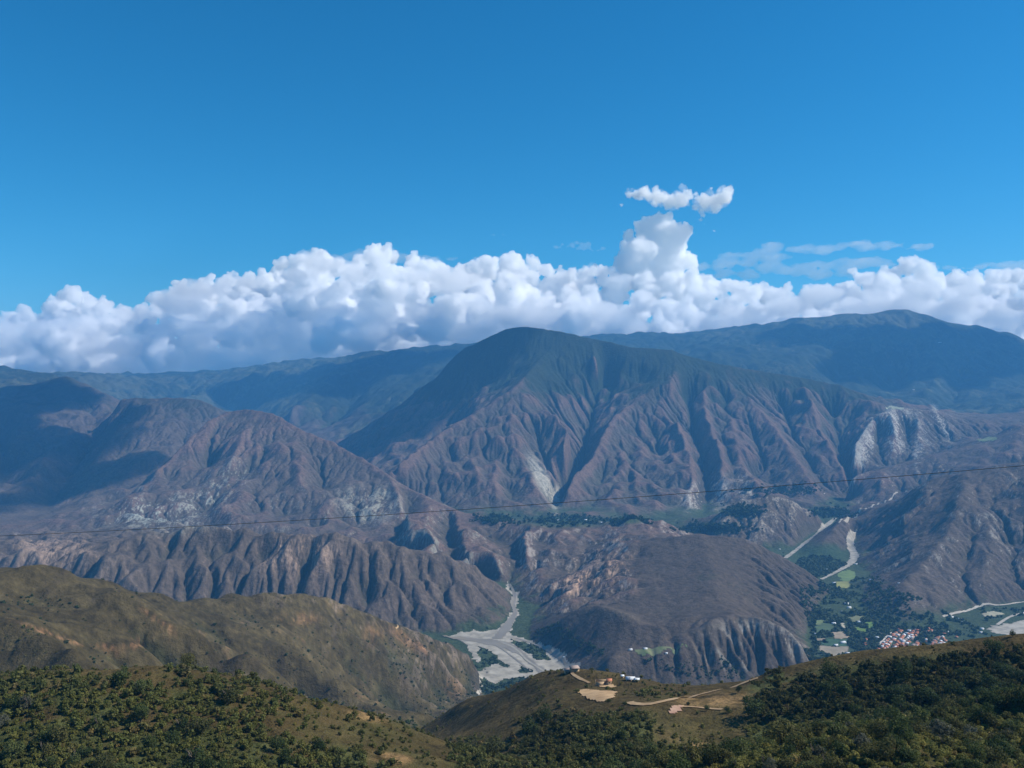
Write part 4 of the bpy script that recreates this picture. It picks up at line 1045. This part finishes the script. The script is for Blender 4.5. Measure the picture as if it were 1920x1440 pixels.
ruin(1138,1285,'half roofed tan building with open walls below the hill crest')
rv=np.random.RandomState(77)
FARM=[(1182,1219,'white farmhouse at the left end of the low shelf field',9),(1210,1217,'pale farmhouse behind the low shelf field',9),(1249,1225,'small pale farmhouse at the right end of the shelf field',7),
(1058,1231,'small white house among trees left of the shelf field',7),(1430,1090-0,'',0),(1687,1092,'white hut on top of the small hill above the village',13),
(1577,1117,'white house in the trees below the light green field',11),(1587,1133,'upper one of the white sheds by the valley road',14),(1592,1140,'lower one of the white sheds by the valley road',12),(1580,1148,'white shed below the two sheds by the valley road',9),
(1564,1094,'pale house at the left edge of the yellowish field',12),(1563,1170,'white house between the green fields left of the village',12),(1610,1167,'white house at the edge of the olive field',12),
(1580,1206,'long white roofed barn on the dark green field',16),(1567,1211,'white roofed barn left of the long barn',11),(1530,1190,'white house at the foot of the dome hill',10),
(1589,1226,'white house by the large brown field near the wooded hill',10),(1598,1229,'white house right of the large brown field',10),
(1784,1157,'white house above the valley at the end of the road',11),(1800,1162,'white house near the road foot, left of two',10),(1805,1168,'white house near the road foot, lowest',9),
(1841,1180,'white house beside the right gravel bed',10),(1839,1187,'pale house just below the one beside the right gravel bed',9),(1633,1087,'white house at the foot of the right mountain',11),
(1605,1058,'pale house beside the right river arm',10),(1552,1069,'white house in the dark woods left of the river arm',10)]
for px,py,lb,s in FARM:
    if not s: continue
    p=floorpt(px,py); h=hit(px,py,2200,6000)
    if h is None: h=np.array([p[0],p[1],0])
    house(h[0],h[1],s*1.25,s*.8,3.4,rv.uniform(-.5,.5),'gable',m_wallw,m_zinc,lb,cat='house',detail=False)
TER=[(1007,978),(1015,977),(1046,976),(1086,969),(1098,975),(1124,982),(1131,981),(1128,980),(1068,974)]
for k,(px,py) in enumerate(TER):
    h=hit(px,py,4800,7000)
    if h is None: continue
    house(h[0],h[1],17,11,4,rv.uniform(-.4,.4),'gable',m_wallw,m_zinc,'white house among the trees at the foot of the main mountain','houses on the green terraces at the foot of the main mountain' ,detail=False) if False else house(h[0],h[1],17,11,4,rv.uniform(-.4,.4),'gable',m_wallw,m_zinc,['white house at the left end of the green terraces','white house beside the leftmost one on the green terraces','white house in the middle of the green terraces','white house highest on the green terraces','white house right of the highest one on the green terraces','long white building at the right end of the green terraces','rightmost white house on the green terraces','white house just left of the rightmost one on the terraces','white house below the landslide fan on the terraces'][k],'houses on the green terraces below the main mountain',detail=False)
for px,py,lb in [(1762,642,'white building high on the far right mountain'),(1713,731,'tiny white house low on the far right mountain'),(1545,925,'white house on the wooded foot of the main mountain'),(1555,952,'white house near the upper end of the left river arm'),(1462,1030,'white house by the lower end of the left river arm')]:
    h=hit(px,py,4000,15000)
    if h is not None:
        s=h[1]/1598*(5 if py<700 else 3.0); house(h[0],h[1],s,s*.55,s*.28,rv.uniform(-.3,.3),'gable',m_wallw,m_zinc,lb,detail=False)
# village: blocks of houses along a street grid
ax=plan([(1645,1212),(1672,1184)]); d1=(ax[1]-ax[0]); L1=np.hypot(*d1); d1=d1/L1; d2=np.array([d1[1],-d1[0]])
vill=wobble(plan([(1640,1207),(1668,1184),(1712,1183),(1722,1190),(1716,1200),(1735,1212),(1712,1226),(1660,1226)]),0,1)
vill2=wobble(plan([(1738,1214),(1756,1194),(1776,1196),(1772,1210),(1756,1220)]),0,1)
vill3=wobble(plan([(1714,1182),(1740,1178),(1746,1186),(1720,1190)]),0,1)
villx=wobble(plan([(1610,1200),(1660,1178),(1760,1176),(1800,1196),(1790,1222),(1640,1232)]),0,1)
org=ax[0]; nh=0; m_street=noise_mat('street_dust',(.42,.38,.34),(.52,.48,.43),.1,.95,4)
ribbon('street',np.array([ax[0]-d1*30,ax[0]+d1*(L1*1.0)]),7,1.4,m_street,'straight pale street along the left side of the village',step=10)
ax2=plan([(1738,1217),(1759,1192)]); ribbon('street',ax2,7,1.4,m_street,'straight pale street through the right part of the village',step=10)
spots=[]
for poly,dn in ((vill,.80),(vill2,.62),(vill3,.45),(villx,.10)):
    for i in range(-30,60):
        for j in range(-40,60):
            a=i*15.5+(i//4)*6; b=j*14.5+(j//3)*7
            p=org+d1*a+d2*b+rv.normal(size=2)*2.6
            if inside(poly,np.array([p[0]]),np.array([p[1]]))[0] and rv.rand()<dn and abs((p-ax[0])@d2)>8: spots.append((p,i,j))
rows=['first','second','third','fourth','fifth','sixth','seventh','eighth','ninth','tenth']
for p,i,j in spots:
    t=rv.rand(); kind_=('terracotta tiled',m_roof) if t<.62 else (('grey brown tiled',m_roofg) if t<.8 else ('white metal',m_zinc))
    w_=rv.uniform(9,14.5); d_=rv.uniform(8,12)
    part_='left part' if (p-org)@d2<95 else ('middle' if (p-org)@d2<190 else 'right part')
    house(p[0],p[1],w_,d_,rv.uniform(3,5.2),math.atan2(d2[1],d2[0])+(math.pi/2 if rv.rand()<.5 else 0),'hip' if rv.rand()<.3 else 'gable',m_wallv if rv.rand()<.6 else m_wallt,kind_[1],'house with a %s roof in the %s of the village'%(kind_[0],part_),'houses of the village with %s roofs'%kind_[0],detail=False); nh+=1
print('village houses',nh,flush=True)
# ------------------------------------------------------------------ cable across the view
tt=np.linspace(0,1,160)[:,None]; cA=np.array([-86.733,110.0,-20.373]); cB=np.array([51.214,66.0,-5.303])
cp=cA*(1-tt)+cB*tt; cp[:,2]-=0.965*4*(tt*(1-tt))[:,0]
dc=np.gradient(cp,axis=0); dc/=np.linalg.norm(dc,axis=1,keepdims=True); u_=np.cross(dc,(0,0,1.)); u_/=np.linalg.norm(u_,axis=1,keepdims=True); v_=np.cross(u_,dc)
Vc=np.stack([cp+.026*(u_*math.cos(a)+v_*math.sin(a)) for a in np.arange(6)*math.pi/3],1).reshape(-1,3); Ic=np.arange(160*6).reshape(160,6)
Fc_=np.stack([Ic[:-1],np.roll(Ic,-1,1)[:-1],np.roll(Ic,-1,1)[1:],Ic[1:]],-1).reshape(-1,4)
oc=mesh_np('overhead_cable',Vc,Fc_,noise_mat('steel_rope',(.05,.05,.055),(.08,.08,.085),3,.6,2,spec=.3),smooth=True); tag(oc,'thin dark steel cable stretched across the whole canyon','cable')
# ------------------------------------------------------------------ plants
def leafcloud(seed,n,size,lobes=7,flat=.75,spread=.55):
    """crown of n small leaf-clump faces of radius about 1, base at z=0"""
    r=np.random.RandomState(seed)
    c=r.normal(size=(lobes,3)); c/=np.linalg.norm(c,axis=1,keepdims=True); c*=r.uniform(.25,spread+.1,(lobes,1)); c[:,2]*=flat; c[:,2]+=.75*flat
    rad=r.uniform(.28,.52,lobes)
    k=r.choice(lobes,n,p=rad**2/np.sum(rad**2))
    d=r.normal(size=(n,3)); d/=np.linalg.norm(d,axis=1,keepdims=True)
    p=c[k]+d*(rad[k]*r.uniform(.55,1.08,n)**.7)[:,None]*np.array([1,1,flat])
    p[:,2]=np.maximum(p[:,2],.03)
    nr=d*.9+r.normal(size=(n,3))*.55; nr[:,2]+=.25; nr/=np.linalg.norm(nr,axis=1,keepdims=True)
    u=np.cross(nr,r.normal(size=(n,3))); u/=np.linalg.norm(u,axis=1,keepdims=True); v=np.cross(nr,u)
    s=(size*r.uniform(.6,1.35,n))[:,None]; u=u*s; v=v*s*r.uniform(.5,.9,(n,1))
    V=np.stack([p-u-v*.6,p+u*.2-v,p+u+v*.3,p-u*.3+v],1).reshape(-1,3)
    return V,np.arange(4*n).reshape(n,4)
def leaf_mat(name,c1,c2,attr=False,sc_=.25):
    m,t,b=new_mat(name,.8,.12); N=t.nodes; K=t.links
    g=N.new('ShaderNodeNewGeometry'); nz=N.new('ShaderNodeTexNoise'); nz.inputs['Scale'].default_value=sc_; nz.inputs['Detail'].default_value=3; K.new(g.outputs['Position'],nz.inputs['Vector'])
    oi=N.new('ShaderNodeObjectInfo')
    cr=N.new('ShaderNodeValToRGB'); cr.color_ramp.elements[0].position=.3; cr.color_ramp.elements[1].position=.7
    cr.color_ramp.elements[0].color=(*c1,1); cr.color_ramp.elements[1].color=(*c2,1)
    a=N.new('ShaderNodeMath'); a.operation='MULTIPLY_ADD'; K.new(oi.outputs['Random'],a.inputs[0]); a.inputs[1].default_value=.5; 
    K.new(nz.outputs['Fac'],a.inputs[2]); s=N.new('ShaderNodeMath'); s.operation='SUBTRACT'; K.new(a.outputs[0],s.inputs[0]); s.inputs[1].default_value=.25; K.new(s.outputs[0],cr.inputs['Fac'])
    out=cr.outputs[0]
    if attr:
        at=N.new('ShaderNodeAttribute'); at.attribute_name='tone'; mx=N.new('ShaderNodeMix'); mx.data_type='RGBA'; mx.blend_type='MULTIPLY'; mx.inputs[0].default_value=1
        K.new(cr.outputs[0],mx.inputs[6]); K.new(at.outputs['Color'],mx.inputs[7]); out=mx.outputs[2]
    K.new(out,b.inputs['Base Color'])
    tr=N.new('ShaderNodeBsdfTranslucent'); K.new(out,tr.inputs['Color']); ms=N.new('ShaderNodeMixShader'); ms.inputs[0].default_value=.38
    mo=[n for n in N if n.type=='OUTPUT_MATERIAL'][0]; K.new(b.outputs[0],ms.inputs[1]); K.new(tr.outputs[0],ms.inputs[2]); K.new(ms.outputs[0],mo.inputs['Surface'])
    return m
def scatter_mesh(name,pts,sizes,tones,temps,mat,label,kind='stuff',sq=None,seed=0):
    """one mesh of many plants: pts (n,3), sizes (n,), tones (n,3)"""
    r=np.random.RandomState(seed); n=len(pts)
    if n==0: return
    ti=r.randint(len(temps),size=n); VV=[];FF=[];TT=[];off=0
    for t,(tv,tf) in enumerate(temps):
        s=np.nonzero(ti==t)[0]
        if len(s)==0: continue
        an=r.uniform(0,2*np.pi,len(s)); ca,sa=np.cos(an)[:,None],np.sin(an)[:,None]
        x=tv[None,:,0]*ca-tv[None,:,1]*sa; y=tv[None,:,0]*sa+tv[None,:,1]*ca; z=np.repeat(tv[None,:,2],len(s),0)*r.uniform(.75,1.25,(len(s),1))
        P=np.stack([x,y,z],-1)*sizes[s][:,None,None]+pts[s][:,None]
        VV.append(P.reshape(-1,3)); FF.append((tf[None]+(np.arange(len(s))*len(tv))[:,None,None]).reshape(-1,tf.shape[1])+off); off+=P.shape[0]*P.shape[1]
        TT.append(np.repeat(tones[s],len(tv),0))
    o=mesh_np(name,np.concatenate(VV),np.concatenate(FF),mat)
    a=o.data.attributes.new('tone','FLOAT_COLOR','POINT'); c=np.ones((off,4),np.float32); c[:,:3]=np.concatenate(TT); a.data.foreach_set('color',c.ravel())
    tag(o,label=label,kind=kind); return o
m_leaf=leaf_mat('scrub_leaves',(.076,.096,.030),(.135,.142,.050),True)
m_leafv=leaf_mat('valley_leaves',(.040,.068,.030),(.070,.098,.042),True,.02)
RP=np.random.RandomState(5)
def pxy(x,y): z=ground(x,y); return CX+F*x/y,CY-F*z/y,z
# running outline seen from the viewpoint, to know what shows
MINPY=np.minimum.accumulate(PY,axis=0)
def shows(x,y,top):
    """does the point at height `top` above ground show over nearer ground"""
    z=ground(x,y)+top; py=CY-F*z/y; j=np.clip(np.round((x/y-U[0])/(U[1]-U[0])).astype(int),0,NC-1); i=np.clip(np.searchsorted(YR,y)-2,0,NR-1)
    return py<MINPY[i,j]+.5
cand=[]
for (ya,yb,sp_) in ((95,300,1.85),(300,480,2.5),(480,1000,4.0)):
    A_=(.76*(yb**2-ya**2)); n=int(A_/(sp_*sp_)); y=np.sqrt(RP.uniform(ya**2,yb**2,n)); x=y*RP.uniform(-.76,.76,n); cand.append(np.stack([x,y],1))
cand=np.concatenate(cand); px_,py_,z_=pxy(cand[:,0],cand[:,1])
patch=fnoise((512,512),1,2.2,9)[(cand[:,1]/3).astype(int)%512,(cand[:,0]/3).astype(int)%512]
dn=dens_near(px_,py_,cand[:,1])
keep=RP.rand(len(cand))<np.clip(dn+.22*patch*np.sqrt(np.maximum(dn,0)),0,1)
keep&=shows(cand[:,0],cand[:,1],4.0)&(py_<1640)
cand=cand[keep];px_=px_[keep];py_=py_[keep];z_=z_[keep];dn=dn[keep]
dark=np.clip(ss(1385,1420,px_)*ss(1362,1338,py_-(px_-1400)*-.02)*1.0+blob(px_,py_,1020,1370,90,60)+blob(px_,py_,1180,1420,60,40)*.7,0,1)*(px_>960)
big=.55*dark+.2*(dn>.5)
size=RP.lognormal(np.log(1.2),.36,len(cand))*(1+1.0*big)*np.where(dn<.3,.85,1)*np.where(cand[:,1]>480,1.25,1)
crest_=np.interp(px_,[1410,1500,1640,1760,1920],[1274,1243,1217,1205,1190]); size=np.where((px_>1420)&(py_<crest_+30),size*.5,size); size=np.where(px_<700,size*1.12,size)
tone=np.ones((len(cand),3))*RP.uniform(.82,1.2,(len(cand),1)); yel=RP.rand(len(cand),1); tone=tone*(1+yel*np.array([.22,.06,-.05])); tone*= (1-.45*dark[:,None])
lite=(px_>960)&(py_>1360)&(px_>1250); tone[lite]*=np.array([1.42,1.36,1.2])
tone[(px_<620)&(py_>1300)]*=np.array([1.15,1.12,.95])
grey=RP.rand(len(cand))<.06; tone[grey]=tone[grey]*np.array([1.5,1.2,1.6])
vis=shows(cand[:,0],cand[:,1],size*.6); appar=size/cand[:,1]*vis*((px_>-20)&(px_<1940)&(py_<1470))
order=np.argsort(-appar); top=order[:292]; rest=np.ones(len(cand),bool); rest[top]=False
P_=np.stack([cand[:,0],cand[:,1],z_-.15],1)
T_hi=[leafcloud(100+k,300,.115,7) for k in range(8)]
T_mid=[leafcloud(200+k,130,.17,6) for k in range(8)]
T_lo=[leafcloud(300+k,60,.26,5) for k in range(8)]
Yc_=cand[:,1]
for nm,a,b,TT_,lb in (('scrub',0,300,T_hi,'dense green and olive scrub covering the nearest slopes'),('scrub',300,480,T_mid,'mixed dark and olive scrub on the slopes a little farther down'),('scrub',480,1100,T_lo,'dark scrub along the crests of the near hills')):
    s=rest&(Yc_>=a)&(Yc_<b); scatter_mesh(nm,P_[s],size[s],tone[s],TT_,m_leaf,lb,seed=int(a)+1); print('scrub',s.sum(),flush=True)
# the individual trees and shrubs
leafm=[leaf_mat('leaves_dark',(.034,.054,.017),(.066,.088,.028)),leaf_mat('leaves_green',(.062,.084,.025),(.112,.130,.044)),leaf_mat('leaves_olive',(.060,.066,.022),(.120,.115,.040)),leaf_mat('leaves_grey',(.075,.080,.055),(.130,.135,.095))]
m_bark=noise_mat('bark',(.09,.07,.05),(.17,.14,.11),2,.9,5)
def trunk_mesh(seed,hgt):
    r=np.random.RandomState(seed); V=[];Fs=[];off=0
    def limb(a,b,ra,rb):
        nonlocal off
        a=np.array(a);b=np.array(b);d=b-a;d/=np.linalg.norm(d);u=np.cross(d,(.3,.9,.1));u/=np.linalg.norm(u);v=np.cross(d,u)
        for p,rr in ((a,ra),((a+b)/2+r.normal(size=3)*.03,(ra+rb)/2),(b,rb)):
            for k in range(6): an=k*math.pi/3; V.append(p+rr*(u*math.cos(an)+v*math.sin(an)))
        for s in range(2):
            for k in range(6): Fs.append((off+s*6+k,off+s*6+(k+1)%6,off+(s+1)*6+(k+1)%6,off+(s+1)*6+k))
        off+=18
    limb((0,0,-.25),(r.normal()*.05,r.normal()*.05,hgt*.55),.07,.05)
    for k in range(5):
        an=r.uniform(0,6.28); limb((0,0,hgt*r.uniform(.25,.5)),(math.cos(an)*.42,math.sin(an)*.42,hgt*r.uniform(.6,.9)),.04,.012)
    return np.array(V),np.array(Fs)
crowns=[];trunks=[]
for k in range(8):
    v,f=leafcloud(400+k,950,.068,9,flat=(.8,.95,.7,1.05)[k%4]); up_=(.25,.35,.1,.3)[k%4]; v[:,2]+=up_
    crowns.append([mesh_np('crown',v,f,m,link=False) for m in leafm])
    tv,tf=trunk_mesh(k,1.5); trunks.append(mesh_np('trunk',tv,tf,m_bark,link=False))
def plant(x,y,z,s,k,mi,rot,name,label,cat,group):
    e=bpy.data.objects.new(name,None); COLL.objects.link(e); e.location=(x,y,z); e.rotation_euler=(0,0,rot); e.scale=(s,s,s*(.85+.3*((k*37)%7)/7)); tag(e,label,cat,group)
    a=bpy.data.objects.new('trunk',trunks[k]); COLL.objects.link(a); a.parent=e
    b=bpy.data.objects.new('crown',crowns[k][mi]); COLL.objects.link(b); b.parent=e
    return e
AREA=[(lambda p,q,d:d>.45,'in the dark hillside wood','trees of the dark wood on the right hillside'),
 (lambda p,q,d:p>1250 and q>1355,'in the lighter lower right wood','trees of the lighter wood at the lower right'),
 (lambda p,q,d:p>960 and q>1355,'in the bottom centre wood','trees of the gully wood at the bottom centre'),
 (lambda p,q,d:p>960,'on the grassy part of the wooded hill','shrubs on the grassy part of the wooded hill'),
 (lambda p,q,d:p<560,'in the thicket at lower left','shrubs of the green thicket at the lower left'),
 (lambda p,q,d:True,'on the brown slope near the centre','shrubs on the brown grassy slope left of the centre')]
BX={AREA[0][2]:(1400,1900,1230,1340),AREA[1][2]:(1250,1920,1355,1440),AREA[2][2]:(960,1250,1340,1440),AREA[3][2]:(960,1500,1270,1360),AREA[4][2]:(0,560,1260,1440),AREA[5][2]:(560,960,1300,1440)}
cn=['dark green','mid green','olive','grey green']
for i in top:
    d=dark[i]; p,q=px_[i],py_[i]
    mi=0 if RP.rand()<.25+.6*d else (3 if RP.rand()<.08 else (2 if RP.rand()<.45 else 1))
    for fn,where,grp in AREA:
        if fn(p,q,d): break
    tree=size[i]>1.9; nm='tree' if tree else 'shrub'
    sz_='big ' if size[i]>2.9 else ('low ' if size[i]<1.5 else '')
    b0,b1,q0,q1=BX[grp]; hz=('left part','middle','right part')[int(np.clip((p-b0)/(b1-b0)*3,0,2))]; vt='upper' if q<(q0+q1)/2 else 'lower'
    plant(cand[i,0],cand[i,1],z_[i]-.1,size[i]*1.05,RP.randint(8),mi,RP.uniform(0,6.28),nm,'%s%s %s %s, %s %s'%(sz_,cn[mi],'broad tree' if tree else 'shrub',where,vt,hz),nm,grp)
for (px,py,s,mi,lb) in [(1385,1297,2.6,0,'lone dark round tree standing just above the dirt road'),(1172,1320,1.7,0,'dark shrub at the lower end of the dirt road'),(1140,1316,2.2,0,'dark tree hiding the lower right edge of the bare clearing'),
  (1290,1320,1.6,0,'small dark shrub just below the middle of the dirt road'),(1325,1331,1.9,0,'dark green tree at the end of the narrow path'),(1366,1334,2.6,1,'leafy tree at the left edge of the dark wood'),(1899,1191,2.0,0,'dark shrub on the skyline of the right crest near the edge'),(1030,1262,1.6,0,'dark shrub left of the hilltop house'),(1205,1280,1.4,0,'small dark shrub right of the white roofed house')]:
    h=hit(px,py+2,150,1000)
    if h is not None: plant(h[0],h[1],h[2]-.1,s,int(px)%8,mi,px*.7,'tree' if s>=1.9 else 'shrub',lb,'tree' if s>=1.9 else 'shrub',None)
# bushes of the left hill
n=26000; y=np.sqrt(RP.uniform(1000**2,2650**2,n)); x=y*RP.uniform(-.66,.05,n); px2,py2,z2=pxy(x,y)
ci=g2.sample(T['grids'][2][1]-blur(T['grids'][2][1],5,45),x,y)
nn=fnoise((512,512),1,2.4,19)[(y/8).astype(int)%512,(x/8).astype(int)%512]
pr=.05+.5*ss(-.5,-5,ci)+.35*ss(.8,2,nn)+.25*ss(1180,1300,py2)
pr+=.9*blob(px2,py2,710,1238,100,32)+.5*blob(px2,py2,800,1260,50,30)+.4*blob(px2,py2,480,1180,40,14)
pr*=shows(x,y,3)*(y<2500)
s=RP.rand(n)<pr*.75
scatter_mesh('bushes',np.stack([x,y,z2-.3],1)[s],RP.lognormal(np.log(2.0),.4,s.sum()),np.ones((s.sum(),3))*RP.uniform(.6,1.3,(s.sum(),1)),T_lo,m_leafv,'scattered dark bushes in the gullies of the left hill',seed=4); print('hill bushes',s.sum())
# woods of the valley
T_v=[leafcloud(500+k,34,.40,4) for k in range(6)]
def wood(name,regs,n,sz,label,seed,ymin,ymax,tn=1.0,avoid=()):
    pts=[]
    for (pl,dn_) in regs:
        a=pl.min(0);b=pl.max(0); m=int((b-a).prod()/(sz*sz*3.2)*dn_)+1; q=a+RP.rand(m,2)*(b-a); q=q[inside(pl,q[:,0],q[:,1])]; pts.append(q)
    q=np.concatenate(pts)
    for av in avoid: q=q[~inside(av,q[:,0],q[:,1])]
    nz_=fnoise((256,256),1,2.2,seed)[(q[:,1]/12).astype(int)%256,(q[:,0]/12).astype(int)%256]
    q=q[nz_>-.7]; z=ground(q[:,0],q[:,1]); k=(z-floor_z(q[:,1])<70)&shows(q[:,0],q[:,1],8); q=q[k]; z=z[k]
    scatter_mesh(name,np.stack([q[:,0],q[:,1],z-1],1),RP.lognormal(np.log(sz),.3,len(q)),np.ones((len(q),3))*tn*RP.uniform(.6,1.35,(len(q),1)),T_v,m_leafv,label,seed=seed); print(name,len(q),flush=True)
vin=[v_.mean(0)+(v_-v_.mean(0))*.86 for v_ in (vill,vill2)]
fl_avoid=[plan(q) for q,_,_ in FLD]+vin+[Pr]
wood('riverside_wood',[(i,.62) for i in isl]+[(plan([(905,1180),(935,1176),(932,1181),(900,1184)]),1.2),(plan([(900,1280),(940,1275),(1000,1280),(990,1310),(900,1300)]),1.1),(plan([(1000,1200),(1060,1225),(1110,1262),(1160,1278),(1300,1290),(1400,1285),(1370,1270),(1180,1262),(1080,1215),(1010,1190)]),.8)],0,3.6,'dark green wood on the islands and banks of the gravel bed',61,2300,4000)
wood('valley_wood',[(plan([(1500,1120),(1560,1095),(1610,1085),(1660,1100),(1680,1140),(1800,1160),(1860,1185),(1860,1215),(1700,1232),(1500,1262),(1440,1265),(1525,1215),(1520,1180),(1500,1140)]),1.0),(plan([(1500,1046),(1545,1040),(1590,1058),(1560,1075),(1530,1090),(1490,1062)]),1.0),(plan([(1430,1040),(1470,1036),(1475,1046),(1440,1052)]),.8),(plan([(1840,1140),(1920,1142),(2000,1140),(2000,1152),(1900,1156),(1850,1164)]),.5)],0,6,'dark green wood filling the valley round the village and the fields',62,2300,4600,avoid=fl_avoid)
tw=[]
for (a,b,c,d) in ((930,974,30,7),(1070,976,75,9),(1180,978,30,7),(1390,958,34,9),(1335,990,48,9),(1560,962,34,8),(1480,920,60,8)):
    for k in range(260):
        h=hit(a+RP.normal()*c*.6,b+RP.normal()*d*.55,4400,6600)
        if h is not None and h[2]<-640: tw.append(h)
tw=np.array(tw); scatter_mesh('terrace_wood',tw-np.array([0,0,1]),RP.lognormal(np.log(9),.3,len(tw)),np.ones((len(tw),3))*RP.uniform(.6,1.3,(len(tw),1)),T_v,m_leafv,'dark green tree belts on the terraces at the foot of the main mountain',seed=9)
# ------------------------------------------------------------------ air
bm=bmesh.new(); bmesh.ops.create_cube(bm,size=1.0)
x0,x1,y0,y1,z0,z1=-14500,14500,-400,16450,float(Z.min())-1,float(Z.max())+15
for v in bm.verts: v.co=((v.co.x+.5)*(x1-x0)+x0,(v.co.y+.5)*(y1-y0)+y0,(v.co.z+.5)*(z1-z0)+z0)
me=bpy.data.meshes.new('haze'); bm.to_mesh(me); bm.free()
ho=bpy.data.objects.new('haze',me); COLL.objects.link(ho); ho['kind']='stuff'
hm=bpy.data.materials.new('haze_air'); hm.use_nodes=True; t=hm.node_tree; t.nodes.clear()
pv=t.nodes.new('ShaderNodeVolumePrincipled'); pv.inputs['Color'].default_value=HAZE_COL; pv.inputs['Density'].default_value=HAZE_D; pv.inputs['Anisotropy'].default_value=0.0
oo=t.nodes.new('ShaderNodeOutputMaterial'); t.links.new(pv.outputs[0],oo.inputs['Volume']); me.materials.append(hm)
print('script done',time.time()-T00,flush=True)
